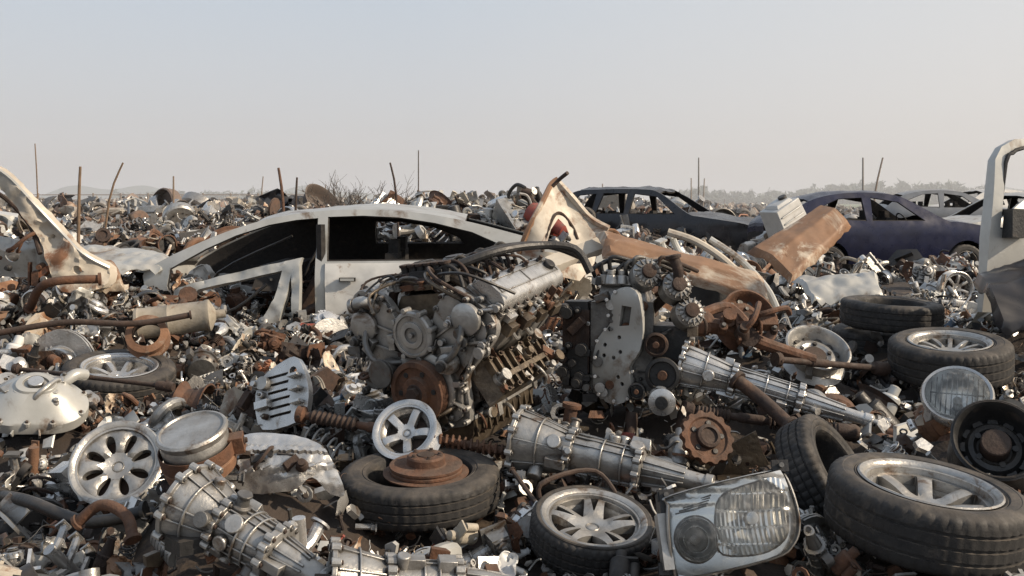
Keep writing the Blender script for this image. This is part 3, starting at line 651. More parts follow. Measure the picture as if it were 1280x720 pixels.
rod('rusty_pipe',[(.25,4.4,.40),(.24,4.3,.5),(.26,4.3,.62)],.028,'rust')
rod('brake_hose',[(-.0,3.8,.47),(.12,3.55,.38),(.10,3.5,.5),(.3,3.6,.52),(.40,3.55,.4)],.009,'rust_dark',8)
rod('exhaust_pipe',[(-2.9,5.6,.75),(-2.55,5.7,.80),(-2.2,5.8,.78),(-1.9,5.9,.82)],.018,'rust_dark')
rod('exhaust_pipe',[(-3.1,6.4,.8),(-2.9,6.2,.98),(-2.6,6.3,1.0)],.028,'rust')
rod('exhaust_pipe',[(-1.9,3.7,.4),(-1.7,3.5,.44),(-1.45,3.4,.40),(-1.25,3.4,.44)],.022,'dark')
rod('exhaust_pipe',[(-1.4,3.2,.46),(-1.32,3.2,.52),(-1.22,3.15,.50),(-1.18,3.1,.44)],.018,'rust')
b=B(); q=random.Random(77)
b.tube([(.95,5.15,.86),(1.1,5.1,.84),(1.3,5.1,.76),(1.55,5.1,.68)],.035,'rust',10,rf=lambda t:1.3-.5*t)
b.tube([(.98,5.2,.9),(1.15,5.3,.93),(1.25,5.2,.82)],.028,'rust',8); b.lathe([(.05,-.03),(.07,-.02),(.07,.02),(.05,.03)],20,'rust',T(.97,5.12,.87)@RX(60)); b.lathe([(.03,-.05),(.05,-.05),(.05,.05),(.03,.05)],16,'rust_dark',T(1.2,5.08,.8)@RX(80))
greeble(b,T(1.15,5.05,.84)@RX(50),.35,.1,12,q,('rust','rust_dark'),1.5)
obj('control_arm',b)
b=B(); b.lathe([(.11,0),(.125,.0),(.125,.02),(.105,.03),(.10,.08),(.12,.09),(.12,.11),(.08,.12)],30,'rust_light',caps=False); b.lathe([(.1,.0),(.08,.11)],24,'rust_dark',caps=False)
obj('rusty_flange',b,T(-2.17,5.95,.66)@RX(60)@RY(10),.001)
def sheet(nm,pts3,m,lip=.04,th=.006,wav=.015,seed=1,fold=0.,under=None,rag=1.):
    b=B(); a,bb,c,d=[np.array(p,float) for p in pts3]
    nv=np.cross(bb-a,d-a); nv/=np.linalg.norm(nv)
    if nv[1]>0: nv=-nv
    def f(u,v):
        p=(a*(1-u)+bb*u)*(1-v)+(d*(1-u)+c*u)*v
        e=crumple(p,2.2,wav,seed)+fold*(1-abs(2*v-1))
        edge=min(u*2,2-2*u,v,1-v); l=lip*max(0,1-edge/.07)
        return tuple(p+nv*(e-l))
    q=random.Random(seed); out=[]
    for k in range(16): out.append((k/16,.025*rag*q.uniform(-1,1)))
    for k in range(6): out.append((1+.02*rag*q.uniform(-1,1),k/6))
    for k in range(16): out.append((1-k/16,1+.04*rag*q.uniform(-1,1)))
    for k in range(6): out.append((.02*rag*q.uniform(-1,1),1-k/6))
    b.panel(out,[],.035,m,f,lambda u,v:tuple(np.array(f(u,v))-nv*th))
    if under: 
        for u in (.15,.4,.65,.9): b.tube([tuple(np.array(f(u,v))-nv*.03) for v in (.05,.5,.95)],.02,under,6)
    return obj(nm,b)
b=B() # tall torn quarter panel (pale / rust) with folded edges
out=[(.05,1.10),(.12,1.28),(.22,1.47),(.30,1.62),(.36,1.64),(.46,1.52),(.60,1.36),(.74,1.28),(.68,1.15),(.62,1.02),(.5,.9),(.3,.95)]
hl=[(.24,1.12),(.29,1.28),(.35,1.36),(.41,1.3),(.45,1.2),(.38,1.1)]
f=lambda u,v:(u,7.5+.12*math.sin(u*6+v*3)+crumple((u,v,0),4,.04,2)+.2*(v-1.2),v)
b.panel(out,[hl],.04,'peel',f,lambda u,v:tuple(np.array(f(u,v))+np.array((0.0,.012,0))))
ed=[(.05,1.10),(.12,1.28),(.22,1.47),(.30,1.62),(.35,1.66)]
b.tube([f(u,v) for u,v in ed],.022,'rustpaint',6); b.tube([f(u,v) for u,v in [(.35,1.64),(.46,1.52),(.6,1.36),(.74,1.28)]],.028,'peel',6)
b.tube([f(u,v) for u,v in [(.22,1.12),(.30,1.35),(.37,1.40),(.46,1.3),(.5,1.2)]],.012,'rust_dark',6)
b.tube([(.3,7.4,1.60),(.36,7.4,1.66),(.41,7.35,1.70)],.016,'rust_dark',6)
obj('torn_quarter_panel',b)
support(.4,7.9,.85,.5)
sheet('rusted_door_sill',[(.58,6.9,1.30),(1.66,6.6,1.02),(1.66,6.4,.85),(.62,6.65,1.15)],'rustpaint',seed=3,wav=.015,fold=.03,rag=.5)
sheet('pale_trim_panel',[(.0,6.6,1.04),(.66,7.0,1.27),(.68,6.9,1.17),(.02,6.5,.96)],'peel',seed=5,wav=.01,rag=.5)
sheet('rusted_hood_panel',[(2.15,9.1,1.06),(2.98,9.6,1.47),(3.18,9.3,1.30),(2.45,8.7,.80)],'rustpaint',seed=8,wav=.02,fold=.07,under='rust',rag=.35,lip=.06)
b=B()
arc=[(1.12,6.9,1.27),(1.32,6.85,1.2),(1.52,6.8,1.06),(1.70,6.75,.86),(1.77,6.7,.7)]
b.tube([(x,y+.25,z) for x,y,z in arc],.028,'peel',8); b.tube([(x+.1,y+.3,z+.02) for x,y,z in arc[1:]],.024,'silver',8)
b.panel([(1.3,.6),(1.75,.6),(1.6,.93),(1.25,1.1),(1.0,1.0),(1.1,.8)],[],.06,'dark',lambda u,v:(u,7.2+.05*math.sin(u*12),v),lambda u,v:(u,7.21+.05*math.sin(u*12),v))
obj('fender_arch',b); support(1.5,7.0,.6,.5)
sheet('crumpled_white_fender',[(2.25,8.0,.88),(2.9,8.1,.90),(2.85,7.6,.80),(2.3,7.6,.76)],'silver',seed=12,wav=.06,fold=.05)
sheet('crumpled_bonnet',[(-3.7,8.6,1.08),(-2.95,8.7,1.02),(-2.85,8.1,.93),(-3.6,7.9,.96)],'silver',seed=14,wav=.06,fold=.05)
sheet('torn_sheet',[(-3.35,6.8,1.16),(-2.75,6.9,1.06),(-2.6,6.7,.90),(-3.0,6.6,.86)],'rustpaint',seed=16,wav=.07,fold=.06)
sheet('dark_panel',[(2.72,5.9,1.08),(3.5,5.7,1.28),(3.5,5.3,.9),(2.65,5.4,.80)],'paint_black',seed=18,wav=.04,lip=.06,fold=.1)
b=B() # leaning quarter panel and tailgate frame on the left
cres=[(-3.75,1.82),(-3.5,1.77),(-3.3,1.66),(-3.12,1.48),(-2.97,1.30),(-2.82,1.15),(-2.68,1.05),(-2.70,.92),(-2.95,.9),(-3.03,1.08),(-3.10,1.25),(-3.22,1.44),(-3.38,1.60),(-3.55,1.69),(-3.75,1.73)]
fc=lambda u,v:(u,6.5+.25*(u+3.2)**2+crumple((u,v,0),4,.05,4),v)
b.panel([tuple(p) for p in catmull(cres,3,True)],[circ(.03,12,-2.86,1.04),circ(.015,8,-3.02,1.26)],.025,'peel',fc,lambda u,v:tuple(np.array(fc(u,v))+np.array((.03,.05,0))))
b.tube([fc(u,v) for u,v in cres[:7]],.014,'silver',6)
b.tube([(-3.6,6.7,1.60),(-3.38,6.62,1.52),(-3.2,6.6,1.34),(-3.08,6.5,1.15)],.016,'rust_dark',8)
fz=lambda u,v:(u,6.6+crumple((u,v,0),5,.05,6),v)
b.panel([(-3.7,1.0),(-3.1,.98),(-2.95,1.02),(-3.0,1.2),(-3.1,1.3),(-3.2,1.22),(-3.5,1.28),(-3.7,1.3)],[circ(.05,14,-3.3,1.14)],.04,'silver',fz,lambda u,v:tuple(np.array(fz(u,v))+np.array((0,.02,0))))
greeble(b,T(-3.3,6.55,1.1)@RX(90),.5,.25,16,random.Random(5),('rust','orange','alu','dark'),1.6)
obj('tailgate_frame',b); support(-3.2,6.8,.8,.6)
b=B(); out=[(.0,0),(.02,.45),(.08,.92),(.13,1.0),(.22,1.05),(.5,1.08),(1.1,1.1),(1.15,0.0)]
win=[(.09,.5),(.145,.9),(.19,.96),(.26,.995),(.5,1.02),(1.0,1.03),(1.02,.5)]
o=[tuple(p) for p in out]
bf=lambda u,v:(u,-.05*math.sin(min(1,v/1.1)*pi),v)
b.panel(o,[[tuple(p) for p in win]],.06,'silver',bf,lambda u,v:(u,.05,v))
b.tube([(u,-.03-.0*v,v) for u,v in win+[win[0]]],.012,'dark',6,2); b.box((.55,.06,.25),(.95,.02,.42),'interior')
b.box((.16,-.1,.53),(.12,.1,.17),'dark',None,.85); b.box((.8,-.06,.38),(.14,.03,.03),'dark')
obj('van_door',b,T(2.81,5.95,.83)@RZ(8)@RY(2)@RX(-4),.004); support(3.2,6.0,.8,.5); exclude(3.0,5.8,.35)
# ------------------------------------------------------------------ cars
def car(top,glass,arches,holes,paint,sill=.26,W=.86,belt=.95,door=None,wheels=True,tumble=.5,interior=True,far=None,dent=.012,sd=1):
    """top: list (x,z) from front-bottom over the roof to the rear-bottom. glass: indices of top segments left open"""
    b=B(); x0=min(p[0] for p in top); x1=max(p[0] for p in top); mid=(x0+x1)/2; hl=(x1-x0)/2
    def hw(x,z):
        w=W-max(0,z-belt)*tumble-.05*((min(z,belt)-.68)/.4)**2+.012*math.exp(-((z-belt+.12)/.03)**2)+crumple((x,z,sd),1.6,dent,sd)
        return w*(1-.14*abs((x-mid)/hl)**5)
    fine=[]; seg=[]
    for i in range(len(top)-1):
        a=np.array(top[i]);c=np.array(top[i+1])
        pa=np.array(top[max(i-1,0)]);pc=np.array(top[min(i+2,len(top)-1)])
        for k in range(5):
            t=k/5; fine.append(tuple(.5*((2*a)+(-pa+c)*t+(2*pa-5*a+4*c-pc)*t*t+(-pa+3*a-3*c+pc)*t**3))); seg.append(i)
    fine.append(tuple(top[-1]))
    bot=[]
    for (ax,ar) in sorted(arches,key=lambda a:-a[0]):
        za=.33
        for k in range(13):
            t=pi*k/12; bot.append((ax+ar*math.cos(t),max(sill,za+ar*math.sin(t)) if 0<k<12 else sill))
    outline=fine+bot
    for s in (-1,1):
        f=lambda u,v:(u,s*hw(u,v),v); bk=lambda u,v:(u,s*(hw(u,v)-.05),v)
        hs=holes if (s<0 or far is None) else far
        b.panel(outline,hs,.08,paint,f,bk)
        ins=[((u-mid)*.985+mid,v*.985+.01) for u,v in outline]
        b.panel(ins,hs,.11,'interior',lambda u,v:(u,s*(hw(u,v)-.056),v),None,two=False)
        for hh in hs: b.tube([(u,s*(hw(u,v)-.02),v) for u,v in hh+[hh[0]]],.013,'interior',5,1)
    ns=12
    for i in range(len(fine)-1):
        if seg[i] in glass: continue
        V=[]
        for (x,z) in (fine[i],fine[i+1]):
            for k in range(ns+1):
                t=-1+2*k/ns; w=hw(x,z); V.append((x+(0),t*w,z+.035*(1-t*t)+crumple((x,t*w,sd),1.8,dent*2,sd+1)*(1-t**4)))
        F=[(k,k+1,ns+2+k,ns+1+k) for k in range(ns)]
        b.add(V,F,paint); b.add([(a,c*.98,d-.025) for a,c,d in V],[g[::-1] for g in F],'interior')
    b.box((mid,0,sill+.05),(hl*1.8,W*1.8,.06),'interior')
    if interior:
        for sx in (0,1):
            for sy in(-1,1):
                cx=mid-.25+sx*.9
                b.box((cx,sy*.36,.5),(.48,.46,.16),'interior',None,.95); b.box((cx+.26,sy*.36,.80),(.13,.44,.5),'interior',RY(0),.8); b.box((cx+.27,sy*.36,1.1),(.08,.22,.12),'interior')
        b.box((mid-.95,0,.85),(.35,1.4,.2),'interior',None,.8)
        b.lathe([(.17,-.012),(.185,0),(.17,.012),(.155,0)],24,'interior',T(mid-.68,-.36,.95)@RY(-65),closed=True,caps=False)
    if wheels:
        for ax,ar in arches:
            for s in(-1,1):
                tyre(b,ar-.04,.19,.19,seg=60,X=T(ax,s*(W-.12),.31)@RX(90)); steelrim(b,.19,.17,'alu_dark',X=T(ax,s*(W-.12),.31)@RX(90*s*-1 if s>0 else 90))
    if door:
        dp,sh,dm=door
        b.panel(dp,sh,.05,dm,lambda u,v:(u,-hw(u,v)-.018+crumple((u,v,0),3,.014,4),v),lambda u,v:(u,-hw(u,v)+.01,v))
    return b
top=[(.0,.45),(-.02,.80),(.0,.93),(.42,1.15),(.88,1.32),(1.35,1.405),(1.8,1.42),(2.2,1.395),(2.6,1.325),(3.05,1.21),(3.5,1.09),(3.85,1.02),(3.95,.85),(3.93,.5)]
fw=[(.30,.44),(.18,.80),(.20,.94),(.48,1.10),(.72,1.21),(.98,1.295),(1.2,1.335),(1.38,1.35),(1.40,.44)]
rw=[(1.48,1.0),(1.46,1.36),(1.75,1.37),(2.05,1.355),(2.35,1.31),(2.66,1.235),(2.88,1.14),(2.86,1.05),(2.7,1.01)]
dr=[(1.49,.42),(1.47,.985),(2.0,.99),(2.5,1.0),(2.6,.9),(2.62,.75),(2.5,.55),(2.42,.42)]
b=car(top,(2,3,8,9),[(3.1,.38)],[fw,rw],'silver',sill=.30,door=(dr,[],'white'),wheels=False,far=[[(1.7,1.08),(1.7,1.3),(1.95,1.3),(2.25,1.25),(2.5,1.15),(2.55,1.08)]],dent=.009,sd=3)
b.box((1.66,-.90,.86),(.13,.03,.03),'interior'); b.box((1.66,-.92,.86),(.11,.012,.02),'silver')
q=random.Random(6)
for i in range(14): b.tube([(q.uniform(.3,2.5),q.uniform(-.7,.2),q.uniform(.5,1.2)),(q.uniform(.3,2.5),q.uniform(-.7,.2),q.uniform(.5,.9)),(q.uniform(.3,2.5),q.uniform(-.7,.2),.5)],.012,q.choice(('dark','rust_dark','alu_dark')),6)
b.tube([(1.44,-.80,.45),(1.42,-.76,1.3)],.04,'interior',6,1); b.tube([(1.2,-.5,.55),(1.4,-.5,.9),(1.35,-.5,1.0)],.06,'rust_dark',8)
obj('car_body_shell',b,T(-3.0,8.88,.0)@RZ(1),.0)
b=B(); out=[(0,0),(-.05,.32),(.1,.42),(.9,.62),(.96,.58),(.98,.1),(.9,0)]
hh=[[(.06,.08),(.04,.28),(.16,.37),(.82,.53),(.78,.3),(.66,.08)],[(.82,.1),(.87,.3),(.9,.5),(.93,.1)]]
b.panel([tuple(p) for p in catmull(out,3,True)],hh,.03,'silver',lambda u,v:(u,-.03*math.sin(v*5)+crumple((u,v,0),3,.04,9),v),lambda u,v:(u,.05,v))
b.box((.4,.03,.06),(.8,.02,.1),'alu_dark'); b.tube([(.1,.0,.3),(.4,.0,.2),(.7,0,.42)],.012,'dark',6)
obj('stripped_car_door',b,T(-2.66,7.88,.42)@RZ(-4)@RX(-14),.003); support(-2.1,7.9,.42,.5)
suvtop=[(0,.4),(-.02,.75),(.15,.92),(1.0,1.05),(1.3,1.12),(1.95,1.52),(2.4,1.60),(3.3,1.60),(3.9,1.54),(4.25,1.18),(4.35,.9),(4.3,.4)]
sh1=[(1.55,1.1),(2.0,1.45),(2.5,1.51),(2.55,1.1)]; sh2=[(2.65,1.1),(2.65,1.52),(3.2,1.52),(3.3,1.1)]; sh3=[(3.4,1.1),(3.35,1.51),(3.75,1.48),(3.98,1.16)]
def put(name,X,topl,glass,arches,holes,paint,**k): return obj(name,car(topl,glass,arches,holes,paint,**k),X)
ar=[(.85,.37),(3.45,.37)]
put('wrecked_estate_car',T(4.95,19.5,.12)@RZ(150),suvtop,(4,8),ar,[sh1,sh2,sh3],'paint_black',belt=1.05,dent=.03,sd=5)
hattop=[(0,.4),(-.02,.7),(.15,.85),(.9,.98),(1.15,1.02),(1.8,1.38),(2.3,1.46),(2.9,1.44),(3.4,1.32),(3.8,1.05),(3.95,.85),(3.9,.4)]
h1=[(1.5,1.0),(1.9,1.31),(2.35,1.38),(2.4,1.0)]; h2=[(2.5,1.0),(2.5,1.38),(2.9,1.36),(3.3,1.2),(3.35,1.04)]
hk=dict(dent=.015)
put('scrapped_hatchback',T(8.15,17.2,.16)@RZ(186),hattop,(4,8),[(.8,.35),(3.15,.35)],[h1,h2],'paint_navy',sd=6,**hk)
put('scrapped_saloon_car',T(7.6,18.6,.16)@RZ(10),hattop,(4,8),[(.8,.35),(3.15,.35)],[h1,h2],'silver',sd=7,**hk)
put('scrapped_saloon_car',T(14.0,27,.3)@RZ(172),hattop,(4,8),[(.8,.35),(3.15,.35)],[h1,h2],'paint_grey',sd=8,**hk)
put('scrapped_saloon_car',T(12.6,31,.35)@RZ(5),hattop,(4,8),[(.8,.35),(3.15,.35)],[h1,h2],'white',sd=9,**hk)
put('scrapped_saloon_car',T(-8.8,18.5,.30)@RZ(185)@RX(4),hattop,(4,8),[(.8,.35),(3.15,.35)],[h1,h2],'white',sd=10,**hk)
for p in ((5.9,19.2,.3,2.2),(6.3,17.0,.27,2.0),(9.4,19.2,.3,2),(3,17.5,.35,1.2)): support(*p)
b=B(); b.box((0,0,0),(.46,.4,.42),'white',None,.92); b.box((0,0,.23),(.3,.28,.05),'white',None,.8); b.cyl(.06,.06,'dark',T(.1,0,.23),16)
for i in range(3): b.box((0,-.2,-.1+.1*i),(.36,.02,.02),'white')
obj('plastic_tank',b,T(3.72,13.6,1.25)@RZ(25)@RY(-28),.02); support(3.8,13.9,1.0,.5)
for i,(x,y,z0,z1,r,lean,m) in enumerate(((-5.7,12,1.0,2.18,.010,-.05,'wood'),(-5.45,12.5,1.0,1.92,.025,.03,'wood'),(-5.3,12.8,1.0,1.98,.018,.3,'wood'),(-2.95,13,1.0,1.92,.025,-.1,'rust'),(-2.88,13.2,1.0,1.80,.02,.03,'rust_dark'),(-1.35,12,1.2,1.95,.016,-.12,'rust_dark'),(-1.88,20,1.0,2.5,.015,0,'rust_dark'),(7.5,40,.5,3.2,.04,0,'alu_dark'),(14.1,40,.5,3.2,.05,0,'alu_dark'),(14.4,40,.5,3.2,.05,.5,'wood'),(-8.5,25,.9,2.1,.03,0,'wood'),(-9.6,38,.9,2.4,.03,.1,'wood'),(-6.0,32,1,2.0,.02,0,'wood'),(11.5,60,.5,2.8,.05,.1,'wood'),(9,50,.5,2.6,.04,0,'wood'),(5,55,.5,2.4,.05,0,'wood'),(2.2,45,.5,2.1,.03,0,'wood'))):
    b=B(); b.tube([(x,y,z0-.6),(x+lean*.4,y,(z0+z1)/2),(x+lean,y,z1)],r,m,8,3,rf=lambda t:1-.35*t); 
    obj('leaning_pole',b)
b=B()
for x in np.arange(-34,-12,1.6): b.box((x,58,1.2),(.08,.08,1.4),'wood'); 
for z in (1.25,1.5,1.8): b.box((-23,58,z),(22,.03,.05),'rust_light')
obj('wire_fence',b)
b=B(); q=random.Random(8)
def br(p,d,L,r,dep):
    e=p+d*L; m_=(p+e)/2+Vector((q.uniform(-1,1),q.uniform(-1,1),q.uniform(-1,1)))*L*.08
    b.tube([tuple(p),tuple(m_),tuple(e)],r,'twig',4,2,rf=lambda t:1-.4*t)
    if dep>0:
        for k in range(3): br(p.lerp(e,q.uniform(.5,1)),(d+Vector((q.uniform(-1,1),q.uniform(-1,1),q.uniform(-.3,.7)))*.75).normalized(),L*q.uniform(.5,.8),r*.6,dep-1)
for k in range(9): br(Vector((-1.9+q.uniform(-.4,.4),13+q.uniform(-.2,.2),1.0)),Vector((q.uniform(-.6,.6),q.uniform(-.3,.3),1)).normalized(),.42,.012,3)
obj('bare_shrub',b)
b=B(); q=np.random.default_rng(3); V=[];F=[]
def leafmass(xc,yc,zb,h,w,n):
    for cl in range(8):
        cx=xc+q.normal()*w*.35; cy=yc+q.normal()*w*.2; cz=zb+h*(.1+.75*q.random()); cr=w*(.18+.14*q.random())
        for i in range(n//8):
            d=q.normal(size=3); d/=np.linalg.norm(d); p=np.array((cx,cy,cz))+d*cr*(.5+.6*q.random())*np.array((1,1,.8))
            s=.7+.7*q.random(); a=q.normal(size=3)*s*.6; c=q.normal(size=3)*s*.6
            o=len(V); V.extend([tuple(p-a),tuple(p+c),tuple(p+a)]); F.append((o,o+1,o+2))
for i in range(150):
    x=65+i*1.45+q.normal()*1.5; y=400+q.normal()*18; h=4.0+q.random()*3.6+2.4*math.sin(x*.05)
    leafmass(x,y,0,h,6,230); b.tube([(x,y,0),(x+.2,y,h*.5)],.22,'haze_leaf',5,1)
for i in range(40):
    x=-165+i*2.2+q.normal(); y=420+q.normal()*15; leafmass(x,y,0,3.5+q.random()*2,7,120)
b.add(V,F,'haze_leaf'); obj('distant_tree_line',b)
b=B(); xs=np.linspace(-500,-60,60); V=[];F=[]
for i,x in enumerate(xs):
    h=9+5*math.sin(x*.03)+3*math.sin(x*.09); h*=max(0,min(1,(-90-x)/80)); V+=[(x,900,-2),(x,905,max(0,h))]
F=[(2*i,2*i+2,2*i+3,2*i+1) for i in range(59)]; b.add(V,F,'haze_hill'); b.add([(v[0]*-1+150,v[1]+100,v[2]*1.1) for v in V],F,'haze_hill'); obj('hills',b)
# low haze layer lying over the far end of the yard (real scattering volume)
b=B(); b.box((0,0,0),(1,1,1),'alu'); hz=obj('haze',b,T(0,235,9.5)@Matrix.Diagonal((1500,420,21,1)))
hm=bpy.data.materials.new('haze_air'); hm.use_nodes=True; hn=hm.node_tree; hn.nodes.remove(hn.nodes['Principled BSDF'])
vs=hn.nodes.new('ShaderNodeVolumeScatter'); vs.inputs['Color'].default_value=(1,1,1,1); vs.inputs['Density'].default_value=.0025; vs.inputs['Anisotropy'].default_value=.1
hn.links.new(vs.outputs[0],hn.nodes['Material Output'].inputs['Volume']); hz.data.materials.clear(); hz.data.materials.append(hm)
print('heroes',time.time()-T0)
# ------------------------------------------------------------------ ground sheet
rad=np.concatenate([[.3],np.geomspace(1.2,3500,150)]); na=240; ang=np.linspace(0,2*pi,na,endpoint=False)
RR,AA=np.meshgrid(rad,ang,indexing='ij'); gx=RR*np.sin(AA); gy=RR*np.cos(AA)
gz=H(gx,np.abs(gy)); gz=np.where(gy<1.0,.12,gz)
gz=gz-.05; V=np.stack([gx.ravel(),gy.ravel(),gz.ravel()],1)
F=[(i*na+j,i*na+(j+1)%na,(i+1)*na+(j+1)%na,(i+1)*na+j) for i in range(len(rad)-1) for j in range(na)]
F=[f[::-1] for f in F]; F.append(tuple(range(na)))
b=B(); b.add(V,F,'ground'); obj('ground',b)
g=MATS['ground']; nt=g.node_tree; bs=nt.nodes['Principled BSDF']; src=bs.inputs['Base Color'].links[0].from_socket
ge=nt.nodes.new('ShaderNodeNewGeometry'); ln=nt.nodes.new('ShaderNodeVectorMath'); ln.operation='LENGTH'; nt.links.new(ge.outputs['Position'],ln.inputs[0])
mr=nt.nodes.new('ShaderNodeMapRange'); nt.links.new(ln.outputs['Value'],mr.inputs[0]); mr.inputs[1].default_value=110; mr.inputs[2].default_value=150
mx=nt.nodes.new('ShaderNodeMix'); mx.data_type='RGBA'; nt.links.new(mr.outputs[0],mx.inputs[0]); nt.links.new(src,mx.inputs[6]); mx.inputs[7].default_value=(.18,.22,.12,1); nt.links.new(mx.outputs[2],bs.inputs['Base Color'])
# ------------------------------------------------------------------ debris templates
TPL={'near':[],'mid':[],'far':[],'chip':[]}
def fin(b,sets):
    V=np.concatenate(b.V); c=(V.max(0)+V.min(0))/2; V=(V-c)/np.max(V.max(0)-V.min(0))
    Lp=np.fromiter((i for f in b.F for i in f),dtype=np.int64); sz=np.array([len(f) for f in b.F])
    t=(V,Lp,sz,list(b.M))
    for s in sets: TPL[s].append(t)
NM=('near','mid'); q=random.Random(21)
def rp(k=4,s=.4): 
    p=Vector((0,0,0)); d=Vector((1,0,0)); o=[tuple(p)]
    for i in range(k):
        d=(d+Vector((q.uniform(-1,1),q.uniform(-1,1),q.uniform(-1,1)))*.9).normalized(); p=p+d*s; o.append(tuple(p))
    return o
for v in range(3):
    if v<1: b=B(); gearwheel(b,1,.3,.25,q.choice((18,24)),'P'); fin(b,NM)
    b=B(); o=rp(3,.4); b.tube(o,.05,'P',10,4); 
    for a,c in ((o[0],o[1]),(o[-1],o[-2])): b.lathe([(.11,0),(.11,.04)],14,'P',along(a,c))
    fin(b,('near','mid','far'))
    b=B(); o=rp(5,.3); b.tube(o,.028,'P',8,4); fin(b,NM)
    b=B(); o=rp(7,.3); b.tube(o,.014,'Pd',6,4); o=rp(6,.3); b.tube(o,.018,'Pd',6,4); fin(b,NM)
    for _ in range(2): # castings
        b=B(); w1=q.uniform(.35,.6)
        b.box((0,0,0),(w1,.35,.3),'P',None,.8); b.box((w1*.6,.05,-.03),(.3,.25,.2),'P',None,.8); b.box((0,0,-.14),(w1+.12,.45,.04),'P')
        for i in range(5): b.box((-.2+.1*i,0,.1),(.02,.36,.2),'P',None,.7)
        b.lathe([(.12,0),(.13,.02),(.1,.05),(.1,.12),(.06,.13),(.05,.18)],14,'P',T(-.1,0,.13)@RX(q.uniform(-20,20)))
        greeble(b,T(0,0,.15),.4,.3,8,q,('P','P','Pd'),2.6); greeble(b,T(0,-.17,0)@RX(90),.4,.2,7,q,('P','Pd'),2.6); greeble(b,T(.25,0,0)@RY(90),.2,.3,5,q,('P','Pd'),2.6)
        for i in range(8): b.cyl(.03,.06,'P',T(.27*math.cos(i*.8),.2*math.sin(i*.8),-.14),6)
        fin(b,NM)
    b=B()
    b.lathe([(.1,-.25),(.3,-.24),(.36,-.18),(.38,-.1),(.34,-.09),(.34,.05),(.38,.06),(.36,.18),(.28,.25),(.1,.26)],20,'P')
    for k in range(12): b.box((.33,0,.16),(.08,.05,.14),'Pd',RZ(k*30)); b.box((.33,0,-.16),(.08,.05,.1),'Pd',RZ(k*30))
    b.lathe([(.16,.27),(.18,.3),(.14,.33),(.18,.36),(.1,.38)],16,'Pd'); b.box((.42,0,0),(.16,.12,.3),'P'); b.box((-.42,0,.05),(.16,.1,.12),'P'); fin(b,NM)
    b=B(); b.lathe([(.1,0),(.2,.0),(.22,.05),(.22,.5),(.18,.55),(.12,.56),(.12,.75),(.05,.78)],16,'P'); b.lathe([(.1,0),(.11,.35),(.06,.37)],12,'P',T(.3,0,.1)); b.box((.15,0,.52),(.45,.32,.05),'P'); b.bolt((.3,0,.47),(0,0,1),.04,'Pd'); fin(b,NM)
    if v<2: b=B(); disc(b,.15,'P','Pd',seg=28); fin(b,NM)
    if v<2:
        b=B(); b.lathe([(.1,0),(.9,0),(1,.1),(1,.55),(.93,.6),(.93,.15),(.3,.1),(.28,.25),(.15,.25)],28,'P',caps=True); 
        for k in range(5): b.cyl(.06,.05,'dark',RZ(k*72)@T(.5,0,-.02),8)
        fin(b,('near','mid','far'))
        b=B(); n=60; b.tube([(.22*math.cos(i*.55),.22*math.sin(i*.55),i*.016) for i in range(n)],.025,'P',6,1); fin(b,NM)
    for _ in range(2):
        b=B()
        out=[(math.cos(a)*q.uniform(.25,.5),math.sin(a)*q.uniform(.2,.5)) for a in np.linspace(0,2*pi,9,endpoint=False)]
        cu=q.uniform(-1,1); f=lambda u,v:(u,v,cu*u*u*.8+.1*v); b.panel(out,[circ(.07,8),circ(.035,6,.14,.03),circ(.03,6,-.13,.05)],.12,'P',f,lambda u,v:(u,v,f(u,v)[2]-.03)); b.box((.1,.2,.08),(.3,.03,.2),'P'); fin(b,NM)
    b=B()
    b.prism([(-.16,0),(-.17,.05),(-.13,.13),(-.06,.16),(.06,.16),(.13,.13),(.17,.05),(.16,0)],1,'P',RX(90)); b.box((0,-.5,.01),(.4,1.04,.03),'P')
    for i in range(6):
        b.box((0,-.1-i*.16,.15),(.16,.02,.04),'P')
        for s in(-1,1): b.cyl(.025,.06,'Pd',T(s*.18,-.08-i*.17,0),6)
    b.cyl(.07,.08,'Pd',T(0,-.3,.13),12); fin(b,NM)
    b=B()
    b.rod((-.5,0,0),(.5,0,0),.08,'P',12)
    for i in range(4): 
        x=-.4+.27*i; b.tube([(x,0,0),(x+.05,.12,.05),(x+.03,.2,.2),(x,.22,.33)],.055,'P',9,3); b.box((x,.22,.34),(.17,.13,.03),'P')
    b.tube([(.1,0,0),(.15,-.15,-.05),(.3,-.3,-.1)],.08,'P',10,3); b.lathe([(.13,0),(.13,.03)],12,'P',along((.3,-.3,-.1),(.36,-.37,-.12))); fin(b,NM)
    b=B()
    b.lathe([(.09,0),(.1,.02),(.1,.12),(.05,.14)]+[(r,z+.14) for r,z in bellows(.1,.2,6)]+[(.03,.36),(.03,.8)]+[(r,z+.8) for r,z in bellows(.09,.15,5)]+[(.09,.97),(.09,1.08),(.03,1.1),(.03,1.2)],14,'P'); fin(b,NM)
    b=B()
    b.lathe([(.05,0),(.08,.02),(.08,.5),(.03,.52),(.03,.9),(.05,.91),(.05,.95)],12,'P'); b.tube([(.13*math.cos(i*.7),.13*math.sin(i*.7),.42+i*.009) for i in range(48)],.02,'Pd',5,1); b.lathe([(.16,.4),(.16,.42)],14,'P'); b.lathe([(.16,.86),(.1,.9)],14,'P'); b.box((0,.08,.05),(.1,.16,.2),'P'); fin(b,NM)
    b=B(); gearbox(b,.9,.22,'P',v+30,seg=24,det=.6); b.M=['P' if m in('P','alu') else ('Pd' if m in('alu_dark','rust_dark') else m) for m in b.M]; fin(b,NM)
    b=B()
